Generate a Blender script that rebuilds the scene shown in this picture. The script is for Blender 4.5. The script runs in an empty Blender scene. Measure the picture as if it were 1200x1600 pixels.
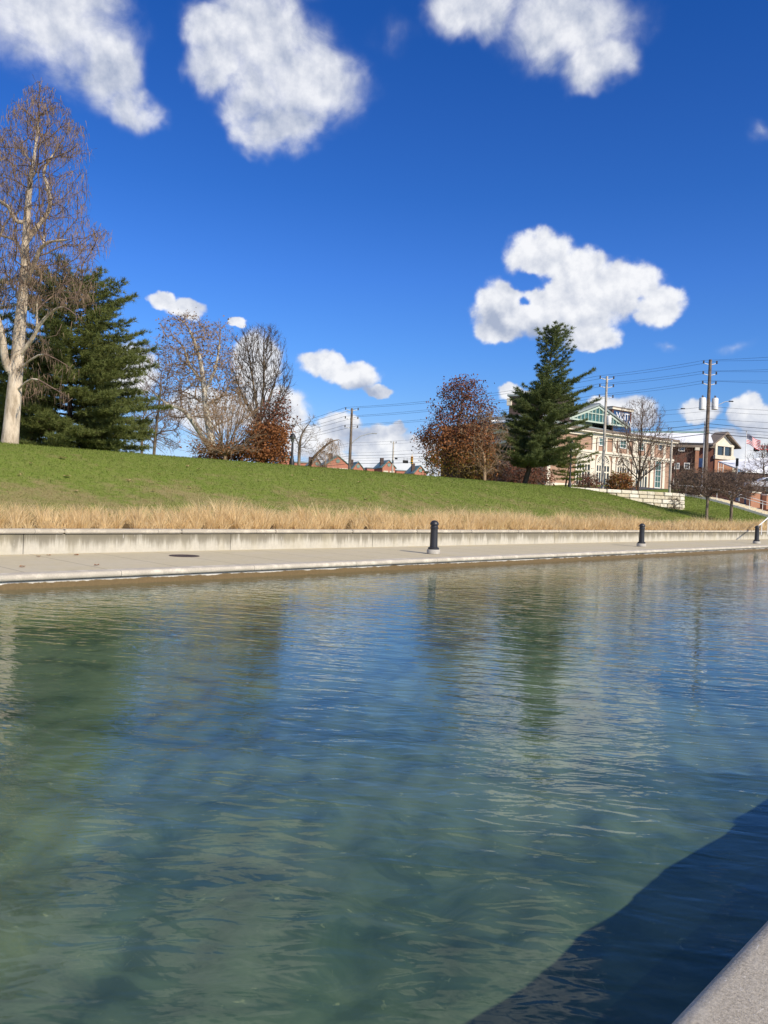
import bpy, bmesh, math, random
import numpy as np
from math import sin, cos, pi, radians, sqrt, atan2
from mathutils import Vector, Matrix

# world axes: X runs along the canal (away to the right), Y across it to the far bank, Z up, far path at z = 0
S = bpy.context.scene
COL = S.collection
rng = np.random.default_rng(7)
random.seed(7)

# ------------------------------------------------------------------ camera
FPX, CX, CY = 1202.0, 600.0, 800.0
HEAD = atan2(.697, .717)                 # heading in the XY plane
PITCH = radians(-0.79)
ROLL = radians(2.3)
fw0 = Vector((cos(HEAD)*cos(PITCH), sin(HEAD)*cos(PITCH), sin(PITCH)))
rt0 = Vector((sin(HEAD), -cos(HEAD), 0))
up0 = rt0.cross(fw0)
UPV = up0*cos(ROLL) - rt0*sin(ROLL)
RTV = rt0*cos(ROLL) + up0*sin(ROLL)
FWV = fw0
EYE = Vector((0, 0, 1.5))
cam = bpy.data.cameras.new('camera')
camo = bpy.data.objects.new('camera', cam)
COL.objects.link(camo)
M = Matrix((RTV, UPV, -FWV)).transposed().to_4x4()
M.translation = EYE
camo.matrix_world = M
cam.sensor_fit = 'VERTICAL'; cam.sensor_height = 36; cam.lens = 36*FPX/1600
cam.clip_start = .05; cam.clip_end = 6000
S.camera = camo
S.render.resolution_x = 768; S.render.resolution_y = 1024

def ray(px, py):
    return (FWV + RTV*((px-CX)/FPX) - UPV*((py-CY)/FPX))
def P(px, py, d):                        # point seen at a pixel of the photograph, d metres ahead
    r = ray(px, py)
    return EYE + r*(d/(r.x*fw0.x/cos(PITCH) + r.y*fw0.y/cos(PITCH)))

# ------------------------------------------------------------------ node helper
class NT:
    def __init__(s, tree): s.t = tree; tree.nodes.clear()
    def n(s, typ, ins=None, **kw):
        nd = s.t.nodes.new(typ)
        for k, v in kw.items(): setattr(nd, k, v)
        if ins:
            for k, v in ins.items():
                sk = nd.inputs[k]
                if hasattr(v, 'is_output') or isinstance(v, bpy.types.NodeSocket): s.t.links.new(v, sk)
                else: sk.default_value = v
        return nd
    def math(s, op, a, b=0.0, c=0.0, clamp=False):
        return s.n('ShaderNodeMath', {0: a, 1: b, 2: c}, operation=op, use_clamp=clamp).outputs[0]
    def vec(s, op, a, b=(0, 0, 0), c=(0, 0, 0)):
        return s.n('ShaderNodeVectorMath', {0: a, 1: b, 2: c}, operation=op)
    def noise(s, vec, scale, detail=4, rough=.55, dist=0.0, out='Fac'):
        return s.n('ShaderNodeTexNoise', {'Vector': vec, 'Scale': scale, 'Detail': detail, 'Roughness': rough, 'Distortion': dist}).outputs[out]
    def ramp(s, fac, stops, interp='LINEAR'):
        nd = s.n('ShaderNodeValToRGB', {'Fac': fac}); r = nd.color_ramp; r.interpolation = interp
        while len(r.elements) < len(stops): r.elements.new(.5)
        for e, (p, c) in zip(r.elements, stops):
            e.position = p; e.color = (c[0], c[1], c[2], 1) if not isinstance(c, (int, float)) else (c, c, c, 1)
        return nd.outputs[0]
    def mix(s, f, a, b, typ='MIX'):
        nd = s.n('ShaderNodeMix', data_type='RGBA', blend_type=typ)
        for k, v in ((0, f), (6, a), (7, b)):
            if isinstance(v, bpy.types.NodeSocket): s.t.links.new(v, nd.inputs[k])
            else: nd.inputs[k].default_value = v if isinstance(v, (int, float)) else ((*v, 1) if len(v) == 3 else v)
        return nd.outputs[2]
    def smooth(s, v, a, b):
        return s.n('ShaderNodeMapRange', {'Value': v, 'From Min': a, 'From Max': b}, interpolation_type='SMOOTHSTEP').outputs[0]
    def coord(s, out='Object'): return s.n('ShaderNodeTexCoord').outputs[out]
    def pos(s): return s.n('ShaderNodeNewGeometry').outputs['Position']
    def xyz(s, v):
        o = s.n('ShaderNodeSeparateXYZ', {0: v}).outputs
        return o[0], o[1], o[2]
    def comb(s, x, y, z=0.0): return s.n('ShaderNodeCombineXYZ', {0: x, 1: y, 2: z}).outputs[0]
    def link(s, a, b): s.t.links.new(a, b)

# ------------------------------------------------------------------ sun and sky
SUN_EL = radians(35.5)
sd = Vector((-.078, -.996, 0)).normalized()*cos(SUN_EL); sd.z = sin(SUN_EL)
sl = bpy.data.lights.new('sun', 'SUN'); sl.energy = 4.9; sl.angle = radians(.53); sl.color = (1, .89, .73)
so = bpy.data.objects.new('sun', sl); COL.objects.link(so)
so.rotation_euler = sd.to_track_quat('Z', 'Y').to_euler()
so.location = (0, -20, 60)

def azel(px, py):
    r = ray(px, py).normalized()
    return (math.degrees(atan2(r.x*rt0.x+r.y*rt0.y, r.x*cos(HEAD)+r.y*sin(HEAD))), math.degrees(math.asin(r.z)))

W = bpy.data.worlds.new('World'); S.world = W; W.use_nodes = True
w = NT(W.node_tree)
gen = w.coord('Generated')
dirv = w.vec('NORMALIZE', gen).outputs[0]
rot = w.n('ShaderNodeVectorRotate', {'Vector': dirv, 'Angle': pi/2-HEAD}, rotation_type='Z_AXIS').outputs[0]
x_, y_, z_ = w.xyz(rot)
az = w.math('MULTIPLY', w.math('ARCTAN2', x_, y_), 57.29578)
el = w.math('MULTIPLY', w.math('ARCSINE', z_), 57.29578)
AE = w.comb(az, el)
SOFT = [(80, 20, 175, 160), (165, 110, 85, 105), (205, 175, 60, 52), (60, -120, 210, 130),
        (410, 60, 145, 130), (490, 135, 100, 85), (420, 200, 75, 55), (335, 40, 68, 66), (410, -90, 160, 110),
        (615, 50, 75, 55, .3), (885, 40, 160, 105), (935, 100, 90, 62), (735, 15, 105, 80), (820, -90, 230, 120),
        (1188, 192, 40, 30, .42), (480, 130, 130, 110), (335, 100, 62, 80), (450, 195, 95, 60), (385, 150, 75, 75), (1040, 548, 45, 14, .45), (1150, 552, 60, 22, .4)]
CRISP = [(845, 402, 78, 62), (905, 425, 70, 55), (870, 485, 140, 62), (965, 452, 100, 62), (1030, 478, 60, 48),
         (925, 527, 66, 30), (905, 470, 110, 78), (785, 485, 64, 66), (780, 510, 55, 40), (505, 570, 52, 30), (552, 588, 56, 30), (590, 612, 34, 16),
         (290, 482, 42, 22), (252, 470, 32, 18), (372, 502, 20, 13), (205, 580, 60, 60), (320, 640, 80, 50), (400, 570, 55, 70), (420, 640, 90, 55),
         (490, 690, 90, 36), (590, 690, 80, 36), (530, 664, 46, 28), (650, 705, 80, 34), (600, 728, 180, 30), (620, 670, 22, 16, .8),
         (800, 612, 30, 20), (835, 622, 40, 18), (990, 645, 56, 36), (945, 640, 50, 28), (1090, 642, 44, 26), (1165, 642, 44, 38), (1200, 668, 60, 48),
         (1120, 700, 120, 44), (1250, 700, 120, 60)]
GREY = [(850, 520, 130, 34), (770, 505, 50, 34), (790, 470, 40, 40, .5), (560, 612, 80, 22), (560, 680, 60, 26), (1110, 690, 130, 50), (960, 668, 90, 30), (640, 672, 40, 20), (430, 190, 90, 60, .5), (160, 130, 120, 90, .6), (800, 100, 120, 80, .6)]
HOLES = [(828, 436, 46, 30, .48), (1000, 468, 26, 16, .3), (820, 472, 20, 16, .6)]

def cloud_group():
    g = bpy.data.node_groups.new('cloud_field', 'ShaderNodeTree')
    g.interface.new_socket('V', in_out='INPUT', socket_type='NodeSocketVector')
    g.interface.new_socket('Soft', in_out='OUTPUT', socket_type='NodeSocketFloat')
    g.interface.new_socket('Crisp', in_out='OUTPUT', socket_type='NodeSocketFloat')
    g.interface.new_socket('Relief', in_out='OUTPUT', socket_type='NodeSocketFloat')
    k = NT(g)
    gi = k.n('NodeGroupInput'); go = k.n('NodeGroupOutput')
    v = gi.outputs[0]
    warp = k.vec('MULTIPLY_ADD', k.noise(v, .35, 3, .5, out='Color'), (3.4, 3, 0), (-1.7, -1.5, 0)).outputs[0]
    vw = k.vec('ADD', v, warp).outputs[0]
    warp2 = k.vec('MULTIPLY_ADD', k.noise(v, .9, 3, .5, out='Color'), (1.2, 1, 0), (-.6, -.5, 0)).outputs[0]
    vc = k.vec('ADD', v, warp2).outputs[0]
    def blobs(lst, vv):
        acc = None
        for b in lst:
            cx, cy, rx, ry = b[:4]; big = 1.06 if lst is SOFT else 1; rx *= big; ry *= big; wt = b[4] if len(b) > 4 else 1
            a, e = azel(cx, cy)
            a2, _ = azel(cx+rx, cy); _, e2 = azel(cx, cy-ry)
            sx, sy = 1/max(a2-a, .1), 1/max(e2-e, .1)
            m = k.vec('MULTIPLY_ADD', vv, (sx, sy, 0), (-a*sx, -e*sy, 0)).outputs[0]
            gsp = k.n('ShaderNodeTexGradient', {'Vector': m}, gradient_type='SPHERICAL').outputs['Fac']
            if wt != 1: gsp = k.math('MULTIPLY', gsp, wt)
            acc = gsp if acc is None else k.math('SMOOTH_MAX', acc, gsp, .12)
        return acc
    nz = k.noise(v, .62, 10, .64)
    nzs = k.noise(k.vec('MULTIPLY', v, (1, 1.15, 1)).outputs[0], .30, 10, .62, 0.5)
    # elsewhere in the sky: scattered clouds
    a_, e_, _z = k.xyz(v)
    away = k.math('MAXIMUM', k.smooth(k.math('ABSOLUTE', a_), 34, 46), k.smooth(e_, 40, 48))
    sc = k.smooth(k.noise(v, .045, 3, .5), .47, .68)
    far = k.math('MULTIPLY', k.math('MULTIPLY', away, sc), k.smooth(e_, 1, 8))
    bs = k.math('MAXIMUM', blobs(SOFT, vw), far)
    soft = k.math('ADD', k.math('MULTIPLY', bs, 2.0), k.math('MULTIPLY_ADD', nzs, 3.0, -1.42))
    bc = k.math('SUBTRACT', blobs(CRISP, vc), k.math('MULTIPLY', blobs(HOLES, vc), .9))
    crisp = k.math('ADD', k.math('MULTIPLY', bc, 4.0), k.math('MULTIPLY_ADD', nz, 2.5, -1.42))
    soft = k.math('MULTIPLY', k.math('ADD', soft, .3), k.smooth(bs, .04, .62)); 
    crisp = k.math('MULTIPLY', k.math('ADD', crisp, .12), k.smooth(bc, .05, .34))
    up = k.vec('ADD', v, (.3, .75, 0)).outputs[0]
    rel = k.math('SUBTRACT', k.noise(v, .42, 5, .55), k.noise(up, .42, 5, .55))
    rel = k.math('SUBTRACT', k.math('MULTIPLY', rel, 2.1), k.math('MULTIPLY', blobs(GREY, vc), .85))
    k.link(soft, go.inputs[0]); k.link(crisp, go.inputs[1]); k.link(rel, go.inputs[2])
    return g
CG = cloud_group()
g1 = w.n('ShaderNodeGroup', {0: AE}, node_tree=CG)
a_soft = w.math('MULTIPLY', w.smooth(g1.outputs[0], .0, 1.9), .92)
a_crisp = w.math('MULTIPLY', w.smooth(g1.outputs[1], .02, 1.7), .985)
alpha = w.math('MAXIMUM', a_soft, a_crisp)
light = w.math('ADD', g1.outputs[2], w.math('MULTIPLY_ADD', w.smooth(g1.outputs[1], .1, 1.4), .16, .70), clamp=True)
sky = w.n('ShaderNodeTexSky', sky_type='NISHITA', sun_disc=False, sun_elevation=SUN_EL, sun_rotation=atan2(sd.x, sd.y), altitude=200, air_density=1.0, dust_density=.25, ozone_density=2.2)
grade = w.ramp(w.math('DIVIDE', el, 40.0), [(0.016086948890434973, (0.3686, 0.4659, 0.7715)), (0.04586384405658118, (0.3525, 0.4214, 0.6735)), (0.09934534170598322, (0.3331, 0.4318, 0.6412)), (0.1877971668151679, (0.2689, 0.4296, 0.6731)), (0.2748333431840788, (0.2176, 0.4161, 0.7305)), (0.3987135918690986, (0.1742, 0.3803, 0.7623)), (0.5375202279440905, (0.1215, 0.3334, 0.7158)), (0.6665076479525436, (0.1012, 0.3083, 0.6984)), (0.8020610632024143, (0.0736, 0.2857, 0.6799))])     # clear cold air: deeper and bluer than the model sky
skyc = w.vec('SCALE', w.vec('MULTIPLY', sky.outputs[0], grade).outputs[0])
skyc.inputs['Scale'].default_value = 2.0; skyc = skyc.outputs[0]
ccol = w.mix(light, (4.0, 4.6, 6.0), (9.3, 9.4, 9.7))
out = w.mix(alpha, skyc, ccol)
bg = w.n('ShaderNodeBackground', {'Color': out, 'Strength': .092})
wo = w.n('ShaderNodeOutputWorld', {0: bg.outputs[0]})
S.view_settings.view_transform = 'Standard'; S.view_settings.look = 'None'
S.view_settings.exposure = 0.14; S.view_settings.gamma = 1
W.cycles.sampling_method = 'MANUAL'; W.cycles.sample_map_resolution = 512
S.cycles.max_bounces = 8; S.cycles.transparent_max_bounces = 16; S.cycles.diffuse_bounces = 3

# ------------------------------------------------------------------ object helpers
def tag(o, label=None, cat=None, group=None, kind=None):
    if label: o['label'] = label
    if cat: o['category'] = cat
    if group: o['group'] = group
    if kind: o['kind'] = kind
    return o
def empty(name, loc, rz=0):
    o = bpy.data.objects.new(name, None); COL.objects.link(o)
    o.location = loc; o.rotation_euler = (0, 0, rz); o.empty_display_size = .3
    return o
def mesh_obj(name, V, F, mat, parent=None, smooth=False, world=True):
    me = bpy.data.meshes.new(name)
    V = np.asarray(V, dtype=np.float32).reshape(-1, 3)
    if parent is not None and world:                 # vertices come in world space
        mw = parent_matrix(parent).inverted()
        A = np.array(mw); V = V @ A[:3, :3].T + A[:3, 3]
    if isinstance(F, np.ndarray):
        n, k = F.shape
        me.vertices.add(len(V)); me.vertices.foreach_set('co', V.astype(np.float32).ravel())
        me.loops.add(n*k); me.loops.foreach_set('vertex_index', F.astype(np.int32).ravel())
        me.polygons.add(n); me.polygons.foreach_set('loop_start', np.arange(0, n*k, k, dtype=np.int32))
        me.update(calc_edges=True)
    else:
        me.from_pydata(V.tolist(), [], F); me.update()
    if smooth:
        me.polygons.foreach_set('use_smooth', np.ones(len(me.polygons), dtype=bool))
    if mat: me.materials.append(mat)
    o = bpy.data.objects.new(name, me); COL.objects.link(o)
    if parent is not None: o.parent = parent
    return o
def parent_matrix(p):
    m = Matrix.Translation(p.location) @ p.rotation_euler.to_matrix().to_4x4()
    return parent_matrix(p.parent) @ m if p.parent else m

class MB:                                            # collects shapes for ONE mesh
    def __init__(s): s.V = []; s.F = []
    def add(s, V, F):
        b = len(s.V); s.V += [tuple(v) for v in V]; s.F += [tuple(i+b for i in f) for f in F]
    def box(s, c, d, ax=None, bev=0.0):              # centre, dims, axes (3 vectors)
        ax = ax or (Vector((1, 0, 0)), Vector((0, 1, 0)), Vector((0, 0, 1)))
        c = Vector(c)
        if bev <= 0:
            V = [c+ax[0]*(sx*d[0]/2)+ax[1]*(sy*d[1]/2)+ax[2]*(sz*d[2]/2) for sx in (-1, 1) for sy in (-1, 1) for sz in (-1, 1)]
            s.add(V, [(0, 1, 3, 2), (4, 6, 7, 5), (0, 4, 5, 1), (2, 3, 7, 6), (0, 2, 6, 4), (1, 5, 7, 3)])
        else:
            bm = bmesh.new(); bmesh.ops.create_cube(bm, size=1)
            for v in bm.verts: v.co = Vector((v.co.x*d[0], v.co.y*d[1], v.co.z*d[2]))
            bmesh.ops.bevel(bm, geom=bm.edges[:], offset=bev, segments=2, affect='EDGES')
            bm.verts.index_update()
            s.add([c+ax[0]*v.co.x+ax[1]*v.co.y+ax[2]*v.co.z for v in bm.verts], [[v.index for v in f.verts] for f in bm.faces]); bm.free()
    def tube(s, pts, rad, n=8, cap=True):
        pts = [Vector(p) for p in pts]
        if not hasattr(rad, '__len__'): rad = [rad]*len(pts)
        V = []; F = []
        ref = None
        for i, p in enumerate(pts):
            t = (pts[min(i+1, len(pts)-1)]-pts[max(i-1, 0)]).normalized()
            if ref is None: ref = t.orthogonal().normalized()
            a = (ref - t*ref.dot(t)).normalized(); ref = a; b = t.cross(a)
            for k in range(n):
                an = 2*pi*k/n; V.append(p+(a*cos(an)+b*sin(an))*rad[i])
        for i in range(len(pts)-1):
            for k in range(n):
                F.append((i*n+k, i*n+(k+1) % n, (i+1)*n+(k+1) % n, (i+1)*n+k))
        if cap: F += [tuple(range(n-1, -1, -1)), tuple((len(pts)-1)*n+k for k in range(n))]
        s.add(V, F)
    def lathe(s, base, prof, n=24):                  # prof: (r, z)
        V = []; F = []
        for r, z in prof:
            for k in range(n): V.append((base[0]+r*cos(2*pi*k/n), base[1]+r*sin(2*pi*k/n), base[2]+z))
        for i in range(len(prof)-1):
            for k in range(n): F.append((i*n+k, i*n+(k+1) % n, (i+1)*n+(k+1) % n, (i+1)*n+k))
        F += [tuple(range(n-1, -1, -1)), tuple((len(prof)-1)*n+k for k in range(n))]
        s.add(V, F)
    def prism(s, poly, off):                         # planar polygon (3-D points) pushed along off
        n = len(poly); off = Vector(off)
        s.add([Vector(p) for p in poly]+[Vector(p)+off for p in poly],
              [tuple(range(n-1, -1, -1)), tuple(range(n, 2*n))]+[(i, (i+1) % n, (i+1) % n+n, i+n) for i in range(n)])
    def build(s, name, mat, parent=None, smooth=False):
        o = mesh_obj(name, s.V, s.F, mat, parent, False)
        bm = bmesh.new(); bm.from_mesh(o.data); bmesh.ops.recalc_face_normals(bm, faces=bm.faces[:]); bm.to_mesh(o.data); bm.free()
        if smooth:
            o.data.polygons.foreach_set('use_smooth', np.ones(len(o.data.polygons), dtype=bool))
            o.data.set_sharp_from_angle(angle=radians(35))
        return o

def material(name, fn=None, color=None, rough=.8, var=.12, scale=3.0, bump=0.0, metal=0.0, spec=.5):
    m = bpy.data.materials.new(name); m.use_nodes = True
    t = NT(m.node_tree)
    o = t.n('ShaderNodeOutputMaterial')
    if fn:
        sh = fn(t)
        t.link(sh, o.inputs[0]); return m
    p = t.pos()
    n1 = t.noise(p, scale, 5, .6)
    c = t.mix(n1, tuple(x*(1-var*2) for x in color), tuple(min(1, x*(1+var*2)) for x in color))
    b = t.n('ShaderNodeBsdfPrincipled', {'Base Color': c, 'Roughness': rough, 'Metallic': metal, 'Specular IOR Level': spec})
    if bump:
        t.link(t.n('ShaderNodeBump', {'Height': t.noise(p, scale*6, 5, .6), 'Strength': bump, 'Distance': .02}).outputs[0], b.inputs['Normal'])
    t.link(b.outputs[0], o.inputs[0])
    return m
def bsdf(t, col, rough=.85, normal=None, spec=.3, **kw):
    ins = {'Base Color': col, 'Roughness': rough, 'Specular IOR Level': spec}
    if normal: ins['Normal'] = normal
    ins.update(kw)
    return t.n('ShaderNodeBsdfPrincipled', ins).outputs[0]

# ------------------------------------------------------------------ ground heights
V0, VW = 13.51, 17.65                    # far water edge, face of the seat wall
VN = .94                                 # near edge
ZW = -.25
def sst(x): x = np.clip(x, 0, 1); return x*x*(3-2*x)
def hgt(u, v):
    u = np.asarray(u, float); v = np.asarray(v, float)
    s = np.clip((v-18)/11.5, 0, 1)
    z = .47+2.6*(.5*s+.5*sst(s))
    z = z+2.1*sst((v-32)/22)*sst((u-75)/30)
    z = z+1.25*sst((u-76)/16)*sst((v-19)/8)*(1-sst((v-36)/14))
    z = z-.85*np.exp(-((u-59)/5)**2-((v-27)/2.6)**2)*((v < terrace_v(u)+.45) | (u > 61.3))
    z = np.where((v > terrace_v(u)+.95) & (u > 50.2) & (u < 61.1), np.maximum(z, 3.06), z)
    z = z+.05*np.sin(u*.23+1)*np.sin(v*.31)*sst((v-20)/3)+.03*np.sin(u*.71)*np.sin(v*.9+2)*sst((v-20)/2)*(1-sst((v-27)/3))
    return z
TW0, TW1 = (50.0, 29.6), (61.4, 25.9)    # stone terrace wall from, to (u, v)
def terrace_v(u):
    return np.interp(u, [TW0[0], TW1[0]], [TW0[1], TW1[1]])
def H(u, v): return float(hgt(u, v))
def ground_at(px, py, dmin=15, dmax=160):
    r = ray(px, py); k = r.x*fw0.x+r.y*fw0.y
    for d in np.arange(dmin, dmax, .1):
        q = EYE+r*(d/k)
        if q.z <= H(q.x, q.y): return Vector((q.x, q.y, H(q.x, q.y)))
    return None
def at(px, d, py=760):                   # ground point under a pixel column at distance d
    q = P(px, py, d); return Vector((q.x, q.y, H(q.x, q.y)))

# ------------------------------------------------------------------ setting materials
def lawn_color(t, blades=False):
    p = t.pos(); u, v, z = t.xyz(p)
    n1 = t.noise(p, .35, 4, .6); n2 = t.noise(p, 2.2, 4, .65); n3 = t.noise(p, 14, 4, .7)
    g = t.mix(n3, (.10, .15, .02), (.235, .30, .055))
    g = t.mix(t.math('MULTIPLY', t.smooth(n2, .35, .7), .5), g, (.20, .22, .06))
    dead = t.mix(n3, (.20, .155, .065), (.40, .32, .16))
    low = t.math('MULTIPLY', t.smooth(v, 27.6, 21.5), t.smooth(u, 62, 44))
    m = t.math('ADD', t.math('MULTIPLY', low, .52), t.math('MULTIPLY_ADD', n1, 1.9, -1.10))
    m = t.math('ADD', m, t.math('MULTIPLY_ADD', n2, 1.3, -.58))
    m = t.smooth(m, .1, .75)
    n4 = t.noise(p, 6.5, 6, .8)
    m = t.math('ADD', t.math('MULTIPLY', m, .72), t.math('MULTIPLY', t.smooth(n4, .50, .64), .34), clamp=True)
    g = t.mix(t.math('MULTIPLY', t.smooth(n4, .48, .36), .7), g, (.05, .09, .014))
    c = t.mix(m, g, dead)
    if not blades:
        mul = t.mix(t.noise(p, 6, 5, .7), (.035, .02, .014), (.15, .07, .045))
        c = t.mix(t.math('MULTIPLY', t.smooth(v, 38, 36), t.smooth(t.math('ADD', u, t.math('MULTIPLY', n2, .4)), 71.4, 71.7)), c, mul)
        straw = t.mix(n3, (.10, .07, .035), (.22, .15, .07))
        c = t.mix(t.smooth(t.math('ADD', v, t.math('MULTIPLY', n2, .8)), 20.3, 19.7), c, straw)
    return c, p, n3
def f_lawn(t):
    c, p, n3 = lawn_color(t)
    bp = t.n('ShaderNodeBump', {'Height': n3, 'Strength': .8, 'Distance': .06})
    return bsdf(t, c, .95, bp.outputs[0], .1)
M_lawn = material('lawn', f_lawn)
def f_blade(t):
    c, p, n3 = lawn_color(t, True)
    d = bsdf(t, c, .8, None, .2)
    tr = t.n('ShaderNodeBsdfTranslucent', {'Color': c}).outputs[0]
    return t.n('ShaderNodeMixShader', {0: .3, 1: d, 2: tr}).outputs[0]
M_blade = material('lawn_blades', f_blade)
def f_straw(t):
    p = t.pos(); n = t.noise(p, 9, 3, .7); n1 = t.noise(p, .8, 3, .6)
    att = t.n('ShaderNodeAttribute', attribute_name='hue').outputs['Fac']
    c = t.mix(att, (.64, .44, .19), (.98, .80, .48))
    c = t.mix(t.math('MULTIPLY', t.smooth(n1, .5, .75), .3), c, (.32, .27, .09))
    d = bsdf(t, c, .7, None, .25)
    tr = t.n('ShaderNodeBsdfTranslucent', {'Color': c}).outputs[0]
    return t.n('ShaderNodeMixShader', {0: .3, 1: d, 2: tr}).outputs[0]
M_straw = material('dry_grass', f_straw)

def f_path(t):
    p = t.pos(); u, v, z = t.xyz(p)
    n = t.noise(p, 5, 6, .7); n2 = t.noise(t.vec('MULTIPLY', p, (60, 2, 1)).outputs[0], 1, 3, .6)
    c = t.mix(n, (.44, .385, .25), (.62, .55, .375))
    c = t.mix(t.math('MULTIPLY', n2, .22), c, (.26, .23, .18))
    c = t.mix(t.math('MULTIPLY', t.smooth(t.noise(p, .5, 4, .6), .45, .7), .3), c, (.52, .48, .40))
    fr = t.math('FRACT', t.math('DIVIDE', u, 1.52))
    j = t.math('LESS_THAN', t.math('ABSOLUTE', t.math('SUBTRACT', fr, .5)), .009)
    c = t.mix(t.math('MULTIPLY', j, .65), c, (.17, .15, .12))
    h = t.math('SUBTRACT', t.math('MULTIPLY', n2, .3), j)
    return bsdf(t, c, .9, t.n('ShaderNodeBump', {'Height': h, 'Strength': .5, 'Distance': .01}).outputs[0], .25)
M_path = material('path_concrete', f_path)
def f_coping(t):
    p = t.pos(); u, v, z = t.xyz(p)
    n = t.noise(p, 40, 5, .75); n2 = t.noise(p, 2.5, 5, .65)
    c = t.mix(n, (.27, .245, .195), (.58, .53, .43))
    c = t.mix(t.smooth(n2, .45, .7), c, (.62, .57, .46))
    fr = t.math('FRACT', t.math('DIVIDE', t.math('ADD', u, .7), 3.05))
    j = t.math('LESS_THAN', t.math('ABSOLUTE', t.math('SUBTRACT', fr, .5)), .0022)
    c = t.mix(t.math('MULTIPLY', j, .8), c, (.12, .11, .1))
    return bsdf(t, c, .85, t.n('ShaderNodeBump', {'Height': t.math('SUBTRACT', n, j), 'Strength': .6, 'Distance': .01}).outputs[0], .3)
M_coping = material('coping_stone', f_coping)
def f_nearcoping(t):
    p = t.pos()
    n = t.noise(p, 85, 6, .8); n2 = t.noise(p, 7, 6, .7); n3 = t.noise(t.vec('MULTIPLY', p, (1, 2.2, 1)).outputs[0], 17, 5, .6, 1.2)
    c = t.mix(t.smooth(n, .3, .7), (.27, .235, .175), (.62, .555, .43))
    c = t.mix(t.math('MULTIPLY', t.smooth(n2, .42, .72), .5), c, (.62, .57, .46))
    c = t.mix(t.math('MULTIPLY', t.smooth(n3, .62, .70), .75), c, (.80, .76, .66))
    v = t.n('ShaderNodeTexVoronoi', {'Vector': p, 'Scale': 120.0}).outputs['Distance']
    c = t.mix(t.math('MULTIPLY', t.smooth(v, .16, .06), .6), c, (.08, .075, .07))
    return bsdf(t, c, .8, t.n('ShaderNodeBump', {'Height': t.math('ADD', n, n2), 'Strength': .6, 'Distance': .006}).outputs[0], .4)
M_near = material('near_coping_stone', f_nearcoping)
def f_canalwall(t):
    p = t.pos(); u, v, z = t.xyz(p)
    n = t.noise(t.vec('MULTIPLY', p, (1, 1, .4)).outputs[0], 2.2, 6, .7); n2 = t.noise(p, 18, 4, .7)
    c = t.mix(n2, (.075, .048, .016), (.21, .14, .055))
    c = t.mix(t.smooth(z, -.30, -.50), c, (.15, .16, .09))
    edge = t.math('ADD', z, t.math('MULTIPLY_ADD', n, .16, .062))
    c = t.mix(t.smooth(edge, -.012, .004), c, (.60, .57, .50))
    return bsdf(t, c, .55, None, .5)
M_cwall = material('wet_canal_wall', f_canalwall)
def f_seatwall(t):
    p = t.pos(); u, v, z = t.xyz(p)
    st = t.noise(t.vec('MULTIPLY', p, (4.5, 4.5, .28)).outputs[0], 1, 6, .75)
    st2 = t.noise(t.vec('MULTIPLY', p, (1.2, 1.2, .3)).outputs[0], 1, 4, .6)
    bl = t.noise(p, 9, 6, .75)
    c = t.mix(bl, (.36, .34, .28), (.62, .59, .50))
    top = t.smooth(z, .02, .46)
    m = t.math('MULTIPLY', t.smooth(t.math('ADD', st, t.math('MULTIPLY_ADD', top, .26, -.10)), .38, .62), t.math('MULTIPLY_ADD', top, .5, .45))
    c = t.mix(m, c, (.155, .14, .10))
    c = t.mix(t.math('MULTIPLY', t.smooth(st2, .5, .7), .25), c, (.42, .37, .24))
    c = t.mix(t.math('MULTIPLY', t.smooth(t.noise(t.vec('MULTIPLY', p, (9, 9, .8)).outputs[0], 1, 5, .8), .62, .72), .7), c, (.80, .79, .76))
    return bsdf(t, c, .9, t.n('ShaderNodeBump', {'Height': bl, 'Strength': .3, 'Distance': .01}).outputs[0], .2)
M_seat = material('stained_concrete', f_seatwall)
def f_bed(t):
    p = t.pos(); 
    w1 = t.vec('MULTIPLY_ADD', t.noise(p, 2.5, 2, .5, out='Color'), (.3, .3, 0), (-.15, -.15, 0)).outputs[0]
    q = t.vec('ADD', p, w1).outputs[0]
    r = t.n('ShaderNodeVectorRotate', {'Vector': q, 'Angle': -.8}, rotation_type='Z_AXIS').outputs[0]
    st = t.vec('MULTIPLY', r, (1, .62, 1)).outputs[0]
    n1 = t.noise(st, .55, 5, .55, .5); n2 = t.noise(st, 2.1, 5, .6, .6); n3 = t.noise(q, 9, 4, .65)
    c = t.mix(t.smooth(n1, .36, .62), (.08, .105, .065), (.175, .19, .115))
    c = t.mix(t.math('MULTIPLY', t.smooth(n2, .42, .66), .4), c, (.26, .255, .15))
    c = t.mix(t.math('MULTIPLY', t.smooth(n2, .46, .36), .35), c, (.035, .055, .045))
    c = t.mix(t.math('MULTIPLY', t.smooth(n3, .64, .74), .4), c, (.55, .46, .22))
    c = t.mix(t.math('MULTIPLY', t.smooth(t.noise(st, 1.4, 3, .5), .62, .68), .35), c, (.045, .06, .04))
    return bsdf(t, c, .95, None, .1)
M_bed = material('canal_bed', f_bed)
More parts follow.
